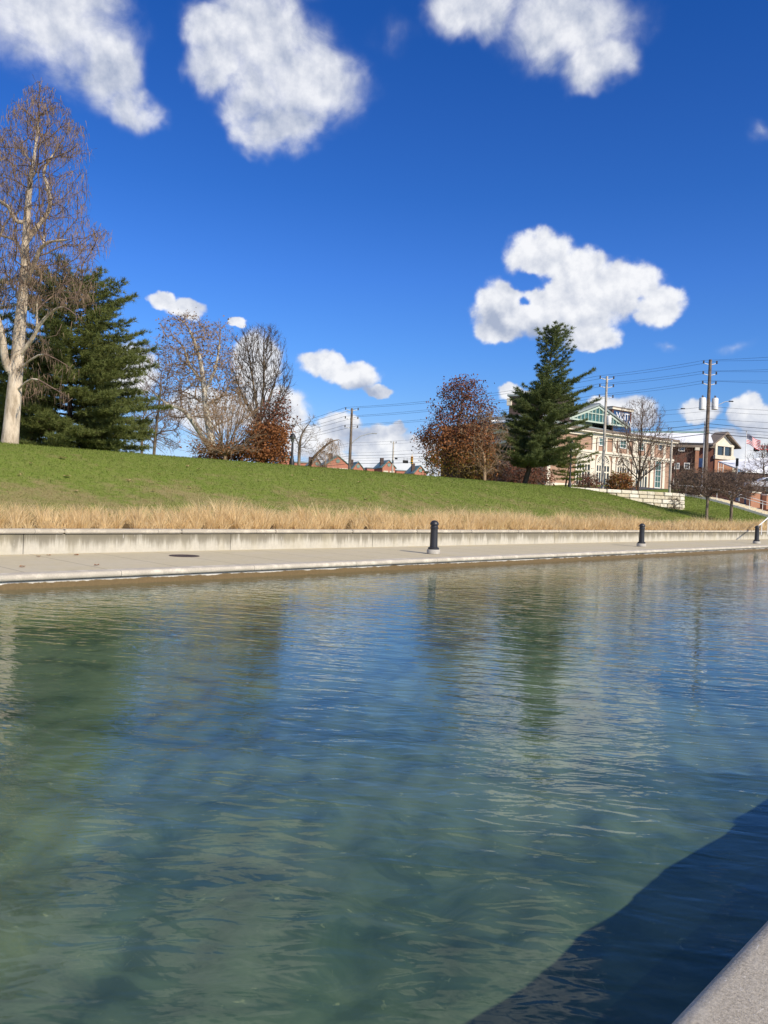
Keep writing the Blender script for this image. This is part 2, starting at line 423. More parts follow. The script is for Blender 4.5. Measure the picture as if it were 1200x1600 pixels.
def f_water(t):
    p = t.pos()
    def wave(ang, lx, ly, det, dist=0.0, rough=.5, off=(0, 0, 0)):
        r = t.n('ShaderNodeVectorRotate', {'Vector': p, 'Angle': -ang}, rotation_type='Z_AXIS').outputs[0]
        return t.noise(t.vec('MULTIPLY_ADD', r, (1/lx, 1/ly, 1), off).outputs[0], 1, det, rough, dist)
    crest = atan2(RTV.y, RTV.x)-radians(14)
    a = wave(crest, .75, .20, 2, .5)
    b = wave(crest+radians(24), .42, .125, 2, .5, .55, (5, 3, 0))
    c = wave(crest-radians(30), .26, .075, 2, .3, .6, (1, 9, 0))
    big = wave(crest+radians(40), 3.2, 1.5, 2)
    calm = t.smooth(t.noise(p, .22, 3, .5), .3, .7)
    fine = t.math('ADD', t.math('MULTIPLY', b, .0050), t.math('MULTIPLY', c, .0011))
    h = t.math('ADD', t.math('MULTIPLY', a, .0100), t.math('MULTIPLY', fine, t.math('MULTIPLY_ADD', calm, .7, .6)))
    h = t.math('ADD', h, t.math('MULTIPLY', big, .012))
    bp = t.n('ShaderNodeBump', {'Height': h, 'Strength': 1.0, 'Distance': 1.0}).outputs[0]
    ct = t.math('ABSOLUTE', t.vec('DOT_PRODUCT', bp, t.n('ShaderNodeNewGeometry').outputs['Incoming']).outputs['Value'])
    fr = t.math('MULTIPLY_ADD', t.math('POWER', t.math('SUBTRACT', 1.0, ct, clamp=True), 5.0), .965, .035)
    gl = t.n('ShaderNodeBsdfGlossy', {'Color': (.97, .98, 1, 1), 'Roughness': .015, 'Normal': bp}).outputs[0]
    tr = t.n('ShaderNodeBsdfTransparent', {'Color': (.70, .85, .83, 1)}).outputs[0]
    di = t.n('ShaderNodeBsdfDiffuse', {'Color': (.06, .14, .15, 1)}).outputs[0]
    body = t.n('ShaderNodeMixShader', {0: .04, 1: tr, 2: di}).outputs[0]
    return t.n('ShaderNodeMixShader', {0: fr, 1: body, 2: gl}).outputs[0]
M_water = material('canal_water', f_water)
M_asph = material('asphalt', color=(.06, .06, .062), rough=.9, bump=.3)

# ------------------------------------------------------------------ the setting
U0, U1 = -60, 330
def sheet(name, us, vs, zf, mat, smooth=True):
    U, Vv = np.meshgrid(us.astype(float), vs.astype(float), indexing='ij'); Z = zf(U, Vv)
    nu, nv = U.shape
    idx = np.arange(nu*nv).reshape(nu, nv)
    F = np.stack([idx[:-1, :-1], idx[1:, :-1], idx[1:, 1:], idx[:-1, 1:]], -1).reshape(-1, 4)
    o = mesh_obj(name, np.stack([U, Vv, Z], -1).reshape(-1, 3), F, mat, None, smooth)
    return tag(o, kind='structure')
us = np.concatenate([np.linspace(-900, -62, 20), np.arange(-60, 130, .5), np.linspace(131, 400, 90), np.linspace(410, 1500, 20)])
vs = np.concatenate([[17.98], np.arange(18.2, 31, .2), np.arange(31, 90, 1.0), np.linspace(92, 1500, 40)])
sheet('terrain', us, vs, hgt, M_lawn)
flat = lambda z: (lambda U, Vv: np.full_like(U, z))
def bedz(u, v):
    a = .055*np.sin(u*2.1+1.7*np.sin(v*1.3))*np.sin(v*2.7+.6*u)+.04*np.sin(u*4.7+v*1.9+2*np.sin(v*.7))+.025*np.sin(u*9.3-v*6.1)*np.sin(v*7.7+u)+.02*np.sin(u*15.1+v*3)*np.sin(v*13+u*4)
    return -.84+a*.9
sheet('canal_bed', np.concatenate([[U0, -22], np.arange(-20, 40, .1), [42, U1]]), np.concatenate([[VN-.6], np.arange(VN, 8, .1), np.arange(8.5, V0+.7, .5)]), bedz, M_bed)
sheet('water', np.array([U0, U1]), np.array([VN-.05, V0+.05]), flat(ZW), M_water)
def slab(name, v0, v1, z0, z1, mat, bev=0, kind='structure', u0=U0, u1=U1):
    b = MB(); b.box(((u0+u1)/2, (v0+v1)/2, (z0+z1)/2), (u1-u0, v1-v0, z1-z0), None, bev)
    return tag(b.build(name, mat, None, bev > 0), kind=kind)
slab('far_path', V0+.36, VW+.05, -.4, -.002, M_path)
def rounded(name, v0, v1, z0, z1, mat, side):        # coping with a rounded nose toward the water
    prof = []; r = (z1-z0)*.48
    vv, vb = (v0, v1) if side < 0 else (v1, v0)
    prof = [(vb, z0), (vv-side*r*.3, z0)]
    for k in range(7):
        a = -pi/2+pi*k/6
        prof.append((vv-side*r+side*r*cos(a), (z0+z1)/2+(z1-z0)/2*sin(a)))
    prof.append((vb, z1))
    b = MB(); poly = [(U0, y, z) for y, z in prof]
    b.prism(poly, (U1-U0, 0, 0))
    o = b.build(name, mat, None, True); return o
tag(rounded('path_coping', V0, V0+.36, -.115, .006, M_coping, -1), kind='structure')
slab('canal_wall', V0+.05, V0+.35, -1.5, -.117, M_cwall)
slab('near_canal_wall', VN-.4, VN-.06, -1.5, -.15, M_cwall)
tag(rounded('near_coping', VN-.75, VN, -.148, .012, M_near, 1), kind='structure')
slab('near_path', -300, VN-.752, -1.6, .004, M_path)

wall = empty('seat_wall', (20, VW, 0)); tag(wall, 'long low stained concrete seat wall between the far path and the dry grass', 'wall')
b = MB(); 
Lp = 5.5
for k in range(int((U1-U0)/Lp)):
    ua = -59.3+k*Lp; b.box((ua+Lp/2, VW+.2, .22), (Lp-.014, .36, .46))
b.build('wall_face', M_seat, wall)
b = MB()
for k in range(int((U1-U0)/3.05)):
    ua = -59.5+k*3.05; b.box((ua+1.52, VW+.185, .51), (3.042, .46, .095), None, .022)
b.build('coping', M_coping, wall, True)
# ------------------------------------------------------------------ grasses
def blades(pos, h, wd, lean, seg=3, hue=None):
    """pos (n,3), h (n), width (n), lean (n,2) -> quads strip blades as triangles/quads"""
    n = len(pos); ang = rng.uniform(0, pi, n)
    side = np.stack([np.cos(ang), np.sin(ang), np.zeros(n)], 1)*wd[:, None]*.5
    rows = []
    for k in range(seg+1):
        f = k/seg
        c = pos+np.stack([lean[:, 0]*f**1.8, lean[:, 1]*f**1.8, h*(f-.12*f*f)], 1)
        wf = 1-f**1.5*.92
        rows += [c-side*wf, c+side*wf]
    V = np.stack(rows, 1).reshape(-1, 3)
    m = 2*(seg+1); base = np.arange(n)[:, None]*m
    F = np.concatenate([base+np.array([[2*k, 2*k+1, 2*k+3, 2*k+2]]) for k in range(seg)], 0)
    return V, F, (np.repeat(hue, m) if hue is not None else None)
def add_attr(o, name, vals):
    a = o.data.attributes.new(name, 'FLOAT', 'POINT'); a.data.foreach_set('value', vals.astype(np.float32))

# ornamental grass: clumps along the wall
cl = []
u = -16.0
while u < 112:
    d = max(12, u*.717+13)
    step = .34 if u < 40 else .5
    for r in range(-1, 4):
        cl.append((u+random.uniform(-.3, .3), 18.25+r*.42+(.27 if r < 0 else 0)+random.uniform(-.12 if r >= 0 else -.03, .12), random.random(), d))
    u += step
cl = np.array(cl)
cp = []; ch = []; cw = []; cln = []; chu = []
for (cu, cv, cr, d) in cl:
    nb = int(np.clip(110*15/d, 22, 110))
    tall = .56+.44*(.5+.5*sin(cu*1.3+sin(cu*.37)*3))*(.35+.65*cr)+.08*cr
    if cv > 19.2: tall *= .85
    if cv < 18.2: tall *= .55
    a = rng.uniform(0, 2*pi, nb); rr = rng.uniform(0, .13, nb)
    hh = tall*rng.uniform(.55, 1.15, nb)
    sp = rng.uniform(.15, .85, nb)*hh
    cp.append(np.stack([cu+rr*np.cos(a), cv+rr*np.sin(a), np.full(nb, H(cu, cv)-.02)], 1))
    ch.append(hh*np.sqrt(np.clip(1-(sp/hh)**2*.6, .2, 1))); cw.append(np.full(nb, .0045+.00034*d))
    cln.append(np.stack([sp*np.cos(a), sp*np.sin(a)], 1)); chu.append(np.clip(rng.normal(.45+.3*(cr-.5), .25, nb), 0, 1))
V, F, hu = blades(np.concatenate(cp), np.concatenate(ch), np.concatenate(cw), np.concatenate(cln), 3, np.concatenate(chu))
o = mesh_obj('ornamental_grass', V, F, M_straw, None); add_attr(o, 'hue', hu)
tag(o, 'band of golden dry ornamental grass along the top of the concrete seat wall', 'grass', kind='stuff')
# lawn blades
n = 230000
q = rng.random(n)**1.6; uu = -14+q*88; vv = rng.uniform(19.2, 30.2, n)
ok = (uu < 71.2)
uu, vv = uu[ok], vv[ok]; n = len(uu)
dd = np.maximum(uu*.717+vv*.697, 10)
hh = rng.uniform(.035, .085, n)
V, F, _ = blades(np.stack([uu, vv, hgt(uu, vv)-.005], 1), hh, .004+.0006*dd, rng.normal(0, .03, (n, 2)), 1)
o = mesh_obj('lawn_grass', V, F, M_blade, None)
tag(o, 'short mown green grass of the sloping canal bank', 'grass', kind='stuff')

# ------------------------------------------------------------------ bollards
M_iron = material('painted_iron', color=(.022, .023, .026), rough=.42, var=.2, scale=8, bump=.12)
M_conc = material('bollard_concrete', color=(.42, .40, .35), rough=.9, scale=9, bump=.5)
def bollard(u, v, label):
    t = empty('bollard', (u, v, 0)); tag(t, label, 'bollard', 'black bollards along the far path')
    b = MB(); b.lathe((u, v, 0), [(.185, 0), (.195, .01), (.195, .12), (.185, .135)], 28); b.build('footing', M_conc, t, True)
    b = MB(); b.lathe((u, v, .135), [(.165, 0), (.165, .055), (.12, .075)], 28); b.build('base_ring', M_iron, t, True)
    b = MB(); b.lathe((u, v, .21), [(.118, 0), (.116, .02), (.108, .52), (.108, .53), (.124, .545), (.124, .575), (.108, .59), (.102, .64)], 28); b.build('post', M_iron, t, True)
    b = MB(); b.lathe((u, v, .85), [(.085, 0), (.127, .01), (.130, .03)]+[(.130*cos(a), .03+.12*sin(a)) for a in np.linspace(.1, 1.5, 9)], 28); b.build('cap', M_iron, t, True)
bu = {}
for px, py, lab in ((677, 865.5, 'black domed bollard nearest to us, alone in the middle of the far path'),
                    (1002, 854, 'black domed bollard on the far path between the nearest one and the stairs'),
                    (1182, 849.5, 'black domed bollard at the far right end of the path')):
    r = ray(px, py); q = EYE+r*(-1.5/r.z); bollard(q.x, q.y, lab)
# utility cover in the paving
r = ray(288, 868.5); q = EYE+r*(-1.5/r.z)
b = MB(); b.lathe((q.x, q.y, -.01), [(.36, 0), (.36, .016), (.33, .018), (.32, .012), (.05, .013)], 32)
tag(b.build('manhole_cover', material('rusty_iron', color=(.05, .032, .028), rough=.7, var=.3, scale=20, bump=.4), None, True), 'round dark metal cover set flush in the far path', 'manhole cover')

# ------------------------------------------------------------------ trees
def mat_bark(name, a, b, sc=3.0):
    def f(t):
        p = t.pos()
        n = t.noise(t.vec('MULTIPLY', p, (1, 1, .3)).outputs[0], sc, 5, .7)
        c = t.mix(t.smooth(n, .3, .7), a, b)
        return bsdf(t, c, .95, t.n('ShaderNodeBump', {'Height': n, 'Strength': .5, 'Distance': .03}).outputs[0], .1)
    return material(name, f)
def mat_leaf(name, a, b, tr=.35, sc=1.3):
    def f(t):
        p = t.pos(); n = t.noise(p, sc, 3, .6); n2 = t.noise(p, sc*14, 2, .6)
        c = t.mix(t.math('ADD', t.math('MULTIPLY', n, .5), t.math('MULTIPLY_ADD', n2, 1.4, -.5), clamp=True), a, b)
        d = bsdf(t, c, .7, None, .25)
        q = t.n('ShaderNodeBsdfTranslucent', {'Color': c}).outputs[0]
        return t.n('ShaderNodeMixShader', {0: tr, 1: d, 2: q}).outputs[0]
    return material(name, f)
def crest_d(px, v=29.5):
    r = ray(px, 750); k = r.x*fw0.x+r.y*fw0.y
    return v/(r.y/k)
def norm(a): return a/np.maximum(np.linalg.norm(a, axis=-1, keepdims=True), 1e-9)

def prisms(P0, P1, R0, R1, k):
    d = norm(P1-P0); up = np.where(np.abs(d[:, 2:3]) > .9, np.array([[1., 0, 0]]), np.array([[0, 0, 1.]]))
    a = norm(np.cross(d, up)); b = np.cross(d, a)
    an = np.arange(k)*2*pi/k
    ring = a[:, None]*np.cos(an)[None, :, None]+b[:, None]*np.sin(an)[None, :, None]
    V = np.concatenate([P0[:, None]+ring*R0[:, None, None], P1[:, None]+ring*R1[:, None, None]], 1)
    n = len(P0); base = (np.arange(n)*2*k)[:, None, None]
    j = np.arange(k); f = np.stack([j, (j+1) % k, (j+1) % k+k, j+k], -1)[None]
    return V.reshape(-1, 3), (base+f).reshape(-1, 4)
class Skel:
    def __init__(s): s.p = []; s.par = []; s.rmin = []; s.path = []; s.dir = []
    def add(s, p, par, rmin=0):
        s.p.append(np.array(p, float)); s.par.append(par); s.rmin.append(rmin)
        if par < 0: s.path.append(0.0); s.dir.append(np.array([0, 0, 1.]))
        else:
            d = s.p[-1]-s.p[par]; L = np.linalg.norm(d); s.path.append(s.path[par]+L); s.dir.append(d/max(L, 1e-6))
        return len(s.p)-1
    def line(s, pts, rads, par=-1, sub=3):
        pts = [np.array(q, float) for q in pts]; i = par
        if par < 0: i = s.add(pts[0], -1, rads[0]); 
        else: pts = [s.p[par]]+pts; rads = [(rads[0] if len(rads) else .03)*1.2]+list(rads)
        n = len(pts)
        for a in range(n-1):
            p0 = pts[max(a-1, 0)]; p1 = pts[a]; p2 = pts[a+1]; p3 = pts[min(a+2, n-1)]
            for k in range(1, sub+1):
                t = k/sub
                q = .5*((2*p1)+(-p0+p2)*t+(2*p0-5*p1+4*p2-p3)*t*t+(-p0+3*p1-3*p2+p3)*t**3)
                i = s.add(q, i, rads[a]*(1-t)+rads[a+1]*t)
        return i
    def grow(s, targets, bf=.4, seg=.35, curv=.45, up=.1, jit=.05, avoid=0, floor=0):
        cap = len(s.p)+len(targets)*12+10
        A = np.zeros((cap, 3)); PL = np.zeros(cap); m = len(s.p); A[:m] = s.p; PL[:m] = s.path
        ok0 = floor
        for t in targets:
            cost = np.linalg.norm(A[:m]-t, axis=1)+bf*PL[:m]
            cost = cost+np.maximum(0, A[:m, 2]-t[2])*up*2
            if ok0: cost[:ok0] += 50
            i = int(np.argmin(cost)); a = s.p[i].copy(); D = np.linalg.norm(t-a)
            if D < .05: continue
            k = int(min(10, max(2, round(D/seg))))
            c1 = a+s.dir[i]*D*curv*.6+np.array([0, 0, up*D*.5]); par = i
            w = norm(t-a)
            c1 = c1*.5+(a+w*D*.45+rng.normal(0, .12, 3)*D)*.5
            for q in range(1, k+1):
                f = q/k; pt = (1-f)**2*a+2*f*(1-f)*c1+f*f*t
                if q < k: pt = pt+rng.normal(0, jit, 3)*min(D, 1)
                par = s.add(pt, par); A[m] = s.p[-1]; PL[m] = s.path[-1]; m += 1
    def radii(s, tip=.006, pw=2.4):
        n = len(s.p); acc = np.zeros(n); kids = np.zeros(n, int)
        for i in range(n-1, -1, -1):
            if kids[i] == 0: acc[i] = tip**pw
            if s.par[i] >= 0: acc[s.par[i]] += acc[i]; kids[s.par[i]] += 1
        r = acc**(1/pw)
        mn = np.array(s.rmin)
        r = np.where(mn > 0, np.maximum(mn, np.minimum(r, mn*1.4)), r)
        return r, kids
def strips(P0, D, L, Wd, droop, seg=2):
    n = len(P0); side = norm(np.cross(D, rng.normal(0, 1, (n, 3))))*Wd[:, None]*.5
    rows = []
    for k in range(seg+1):
        f = k/seg; c = P0+D*(L*f)[:, None]; c[:, 2] -= droop*L*f*f
        wf = 1-.8*f
        rows += [c-side*wf, c+side*wf]
    V = np.stack(rows, 1).reshape(-1, 3); m = 2*(seg+1); base = np.arange(n)[:, None]*m
    F = np.concatenate([base+np.array([[2*k, 2*k+1, 2*k+3, 2*k+2]]) for k in range(seg)], 0)
    return V, F
def leaf_quads(C, size, flat=.0):
    n = len(C); N = norm(rng.normal(0, 1, (n, 3))+np.array([0, 0, flat])); a = norm(np.cross(N, rng.normal(0, 1, (n, 3)))); b = np.cross(N, a)
    sz = size*rng.uniform(.6, 1.25, n)
    a = a*sz[:, None]*.5; b = b*sz[:, None]*.36
    tipc = C+a*1.25; V = np.stack([C-a, C+b+N*sz[:, None]*.12, tipc, C-b+N*sz[:, None]*.12], 1).reshape(-1, 3)
    return V, np.arange(n*4).reshape(-1, 4)
def rows_targets(rows, d, n, deep=1.0, bias=1.0, dpow=1.0):
    rows = np.array(rows, float); ys = rows[:, 0]
    wts = np.maximum(np.interp(np.linspace(ys[0], ys[-1], 60), ys, rows[:, 2]-rows[:, 1]), 1)**bias
    yy = rng.choice(np.linspace(ys[0], ys[-1], 60), n, p=wts/wts.sum())+rng.uniform(-1, 1, n)*(ys[-1]-ys[0])/120
    out = []
    for y in yy:
        xl = np.interp(y, ys, rows[:, 1]); xr = np.interp(y, ys, rows[:, 2]); c = (xl+xr)/2; h = (xr-xl)/2
        a = rng.uniform(0, 2*pi); r = rng.random()**(.5/dpow)
        q = P(c+h*r*cos(a), y, d+h*deep*r*sin(a)*d/FPX)
        out.append(np.array(q))
    return out
def bare_tree(label, cat, base, lines, rows, n, d, bark, bf=.45, seg=.35, up=.1, tip=.006, pw=2.4, twigs=5, twl=.35, tww=.008, droop=.3, group=None,
              leaves=None, pods=None, jit=.05, extra=None, thr=.035, twigmat=None, name='bare_tree', deep=1.0, dpow=1.0, upt=.5):
    root = empty(name, base); tag(root, label, cat, group)
    sk = Skel(); ends = {}
    for nm, par, pts, rad in lines:
        par = ends[par] if isinstance(par, str) else -1
        if par >= 0:                                 # join at the node of the parent line nearest to the first point
            q0 = np.array(P(*pts[0][:2], d+(pts[0][2] if len(pts[0]) > 2 else 0)))
            par = int(np.argmin([np.linalg.norm(p-q0) for p in sk.p])); pts = pts[1:]; rad = rad[1:]
        W3 = [P(q[0], q[1], d+(q[2] if len(q) > 2 else 0)) for q in pts]
        if par < 0: W3[0] = Vector((W3[0].x, W3[0].y, H(W3[0].x, W3[0].y)-.15))
        ends[nm] = sk.line(W3, [r for r in rad], par)
    fl = 3
    sk.grow(rows_targets(rows, d, n, deep, dpow=dpow), bf, seg, up=up, jit=jit, floor=fl)
    if extra: sk.grow(rows_targets(extra[0], d, extra[1], deep), .1, seg*.6, up=up, jit=jit, floor=fl)
    r, kids = sk.radii(tip, pw)
    p = np.array(sk.p); par = np.array(sk.par); dr = np.array(sk.dir)
    e = np.where(par >= 0)[0]; R1 = r[e]; R0 = r[par[e]]; R0 = np.minimum(R0, np.where(R1 < thr, R1*1.25, R1*1.35))
    tk = np.zeros(len(p), bool)
    for i in range(len(p)): tk[i] = par[i] < 0 or (r[i] >= thr and tk[par[i]])
    thick = tk[e]
    def bld(nm, m, k, mat):
        if m.sum() == 0: return
        V, F = prisms(p[par[e[m]]], p[e[m]], R0[m], R1[m], k); mesh_obj(nm, V, F, mat, root, True)
    bld('trunk', thick, 8, bark)
    tips = np.where((kids == 0) | (rng.random(len(kids)) < .35))[0]; tips = tips[tips > fl]; tips = tips[r[tips] < thr*.8]
    I = np.repeat(tips, twigs); D = norm(dr[I]*.9+rng.normal(0, .65, (len(I), 3))+np.array([0, 0, upt]))
    L = twl*rng.uniform(.4, 1.2, len(I))
    V1, F1 = prisms(p[par[e[~thick]]], p[e[~thick]], R0[~thick], R1[~thick], 4)
    V2, F2 = strips(p[I], D, L, np.full(len(I), tww), droop)
    mesh_obj('crown', np.concatenate([V1, V2]), np.concatenate([F1, F2+len(V1)]), twigmat or bark, root, False)
    if pods is not None:
        cnt, plen, pmat = pods
        J = rng.choice(tips, cnt); off = rng.normal(0, .12, (cnt, 3))
        V, F = strips(p[J]+off, norm(rng.normal(0, .28, (cnt, 3))+np.array([0, 0, -1.])), plen*rng.uniform(.5, 1.2, cnt), np.full(cnt, .02), .1)
        mesh_obj('seed_pods', V, F, pmat, root)
    if leaves is not None:
        for (cnt, size, lmat, sel, spread) in leaves:
            pool = tips
            if sel:
                Q = p[tips]-np.array(EYE); dep = Q@np.array([fw0.x, fw0.y, 0])
                fpx = CX+FPX*(Q@np.array(RTV))/(Q@np.array(FWV)); fpy = CY-FPX*(Q@np.array(UPV))/(Q@np.array(FWV))
                pool = tips[sel(fpx, fpy)]
            if len(pool) == 0: continue
            J = rng.choice(pool, cnt); V, F = leaf_quads(p[J]+rng.normal(0, spread, (cnt, 3)), size)
            mesh_obj('foliage', V, F, lmat, root)
    return root

def tufts(C, D, L, n, wd):
    m = len(C); I = np.repeat(np.arange(m), n)
    dd = norm(D[I]*.75+rng.normal(0, .62, (len(I), 3))+np.array([0, 0, .18])); l = L*rng.uniform(.7, 1.15, len(I))
    side = norm(np.cross(dd, rng.normal(0, 1, (len(I), 3))))*wd*.5
    b = C[I]+rng.normal(0, .02, (len(I), 3))
    V = np.stack([b-side, b+side, b+dd*l[:, None]], 1).reshape(-1, 3)
    return V, np.arange(len(I)*3).reshape(-1, 3)
def pine(label, base, d, trunk, rows, wh, needle, bark, nb=6, dens=1.0, tl=.15, nn=12, wd=.016, rise=.12, z_lo=.05, gap=0.0, lo=.5, top=.9):
    root = empty('pine_tree', base); tag(root, label, 'pine tree')
    sk = Skel(); W3 = [P(a, b, d) for a, b in trunk]; W3[0] = Vector((W3[0].x, W3[0].y, H(W3[0].x, W3[0].y)-.1))
    hgt_ = W3[-1].z-W3[0].z
    sk.line(W3, list(np.linspace(.028*hgt_*.6, .01, len(W3))), -1, 4)
    tp = np.array(sk.p); m = MB(); m.tube([Vector(q) for q in tp], [max(.012, x) for x in np.interp(tp[:, 2], tp[[0, -1], 2], [.016*hgt_+.02, .012])], 9); m.build('trunk', bark, root, True)
    rows = np.array(rows, float); R = np.array([rt0.x, rt0.y, 0]); Fd = np.array([cos(HEAD), sin(HEAD), 0])
    C = []; Dn = []; B0 = []; B1 = []; BR = []
    f = z_lo
    while f < .985:
        z = tp[0, 2]+hgt_*f; c = np.array([np.interp(z, tp[:, 2], tp[:, k]) for k in range(3)])
        q = c-np.array(EYE); py = CY-FPX*(q@np.array(UPV))/(q@np.array(FWV)); px = CX+FPX*(q@np.array(RTV))/(q@np.array(FWV))
        xl = np.interp(py, rows[:, 0], rows[:, 1]); xr = np.interp(py, rows[:, 0], rows[:, 2])
        el_ = max(px-xl, 1)*d/FPX; er = max(xr-px, 1)*d/FPX
        nbr = nb if f < .62 else max(3, nb-3); ph = rng.uniform(0, 2*pi)
        for k in range(nbr):
            a = ph+2*pi*k/nbr+rng.normal(0, .18); ca, sa = cos(a), sin(a)
            ext = (er if ca > 0 else el_)*ca*ca+sa*sa*(el_+er)*.5
            ext *= rng.uniform(lo, 1.12)*(1 if f < .72 else rng.uniform(.7, 1.15))
            if rng.random() < gap: ext *= .5
            hd = R*ca+Fd*sa
            st = c.copy(); pts = []
            rr = rise+top*max(0, f-.55)/.45
            ns = max(3, int(ext/.22))
            for i in range(ns+1):
                t = i/ns
                pts.append(st+hd*ext*t+np.array([0, 0, ext*(rr*t-.30*t*t*(1-f)+.18*t**3)])+rng.normal(0, .02, 3))
            for i in range(ns): B0.append(pts[i]); B1.append(pts[i+1]); BR.append(.008+.022*(1-i/ns)*min(1, ext/2))
            perp = np.cross(hd, [0, 0, 1.])
            for i in range(1, ns+1):
                t = i/ns
                if t < .18: continue
                sl_ = (.30+.75*min(ext, 3)/3*(1-abs(t-.45)*1.1))*.75
                for sgn in (-1, 1):
                    if rng.random() > dens: continue
                    dv = norm(hd*.75+perp*sgn*rng.uniform(.5, 1.1)+np.array([0, 0, .12+.5*max(0, f-.6)]))
                    L = sl_*rng.uniform(.5, 1.1); kk = max(1, int(L/.14))
                    for j in range(kk+1):
                        C.append(pts[i]+dv*L*(j+.6)/(kk+1)+rng.normal(0, .03, 3)); Dn.append(norm(dv+np.array([0, 0, .35])))
                    B0.append(pts[i]); B1.append(pts[i]+dv*L); BR.append(.005)
                if t > .5: C.append(pts[i]); Dn.append(norm(hd+np.array([0, 0, .4])))
            C.append(pts[-1]); Dn.append(norm(hd+np.array([0, 0, .6])))
        f += wh/hgt_*rng.uniform(.7, 1.3)
    for t in np.linspace(.9, 1, 6): C.append(np.array([np.interp(tp[0, 2]+hgt_*t, tp[:, 2], tp[:, k]) for k in range(3)])); Dn.append(np.array([0, 0, 1.]))
    C = np.array(C); Dn = np.array(Dn)
    V, F = tufts(C, Dn, tl, nn, wd); mesh_obj('foliage', V, F, needle, root)
    B0 = np.array(B0); B1 = np.array(B1); BR = np.array(BR)
    V, F = prisms(B0, B1, BR, BR*.8, 4); mesh_obj('branches', V, F, bark, root)
    return root
K_pale = mat_bark('pale_bark', (.30, .24, .17), (.70, .60, .46), 4)
K_grey = mat_bark('grey_bark', (.10, .08, .058), (.26, .21, .155))
K_dark = mat_bark('dark_bark', (.045, .034, .024), (.13, .098, .07))
K_tan = mat_bark('tan_bark', (.20, .135, .08), (.40, .29, .19))
K_syc = mat_bark('mottled_white_bark', (.28, .25, .19), (.70, .67, .58), 1.6)
K_twig = mat_bark('brown_twigs', (.10, .07, .055), (.22, .155, .115))
L_pod = mat_leaf('brown_seed_pods', (.16, .105, .065), (.36, .265, .175), .2)
L_pine = mat_leaf('pine_needles', (.075, .10, .026), (.235, .265, .075), .28)
L_pine2 = mat_leaf('blue_pine_needles', (.065, .095, .030), (.21, .25, .08), .28)
L_pine3 = mat_leaf('fresh_pine_needles', (.10, .14, .02), (.26, .30, .055), .3)
L_or = mat_leaf('orange_brown_leaves', (.20, .075, .028), (.44, .195, .07), .3)
L_rb = mat_leaf('red_brown_leaves', (.10, .035, .022), (.30, .13, .075), .3)
L_ol = mat_leaf('olive_yellow_leaves', (.14, .10, .02), (.36, .25, .05), .35)
L_dry = mat_leaf('dry_tan_leaves', (.17, .10, .05), (.38, .25, .13), .3)
ab = lambda px, dv=0.0: (lambda d: (d, at(px, d)))(crest_d(px, 29.5+dv))

# tall catkin-hung tree at the left
d, g = ab(15, .4)
bare_tree('tall pale-trunked tree hung with brown seed pods, at the far left on the crest', 'tree', g,
 [('t', None, [(15, 690), (20, 640), (27, 560), (34, 480), (38, 430), (40, 380), (43, 330), (48, 280), (54, 240), (60, 190), (62, 128)], [.33, .29, .24, .20, .165, .14, .12, .085, .06, .035, .01]),
  ('l', 't', [(20, 600), (10, 570, -.2), (2, 520, -.5), (-12, 470, -.6), (-25, 400, -.4)], [.2, .15, .13, .10, .05]),
  ('r1', 't', [(38, 450), (46, 428, -.2), (56, 405, -.4), (64, 388, -.6), (78, 378, -.9), (105, 375, -1.2)], [.1, .10, .085, .07, .05, .03]),
  ('r2', 't', [(41, 380), (52, 362, .2), (66, 345, .5), (78, 322, .7), (74, 290, .7), (68, 268, .6), (84, 240, .9), (100, 215, 1)], [.1, .09, .085, .075, .07, .05, .035, .02]),
  ('l2', 't', [(38, 350), (25, 345, -.2), (12, 322, -.5), (-5, 310, -.8), (-25, 280, -1)], [.08, .075, .06, .05, .03]),
  ('l3', 't', [(35, 420), (26, 378, .6), (8, 370, .9), (-10, 365, 1.2)], [.06, .055, .045, .03]),
  ('w', 't', [(28, 560), (50, 530, -.3), (62, 508, -.5), (80, 488, -.7), (100, 480, -1), (125, 498, -1.2)], [.09, .08, .065, .05, .03, .012]),
  ('w2', 't', [(62, 508), (58, 470, -.7), (64, 450, -.9)], [.05, .035, .012]),
  ('w3', 't', [(28, 575), (60, 555, -.7), (85, 560, -1), (110, 575, -1.3)], [.04, .035, .025, .01]),
  ('w4', 't', [(24, 610), (50, 592, -.6), (80, 605, -1), (105, 620, -1.2)], [.04, .035, .025, .01])],
 [(128, 55, 68), (150, 24, 98), (180, 8, 125), (230, -40, 138), (300, -55, 138), (345, -60, 150), (355, -60, 178), (385, -60, 176), (405, -60, 160), (430, -60, 158), (475, -60, 150)],
 1400, d, K_pale, bf=.42, seg=.4, up=.05, tip=.007, twigs=4, twl=.34, tww=.010, droop=.9, pods=(9000, .30, L_pod), jit=.07, thr=.03, twigmat=K_twig, extra=([(500, -40, 110), (560, 10, 105), (625, 20, 100)], 60), upt=.1, name='tall_tree')
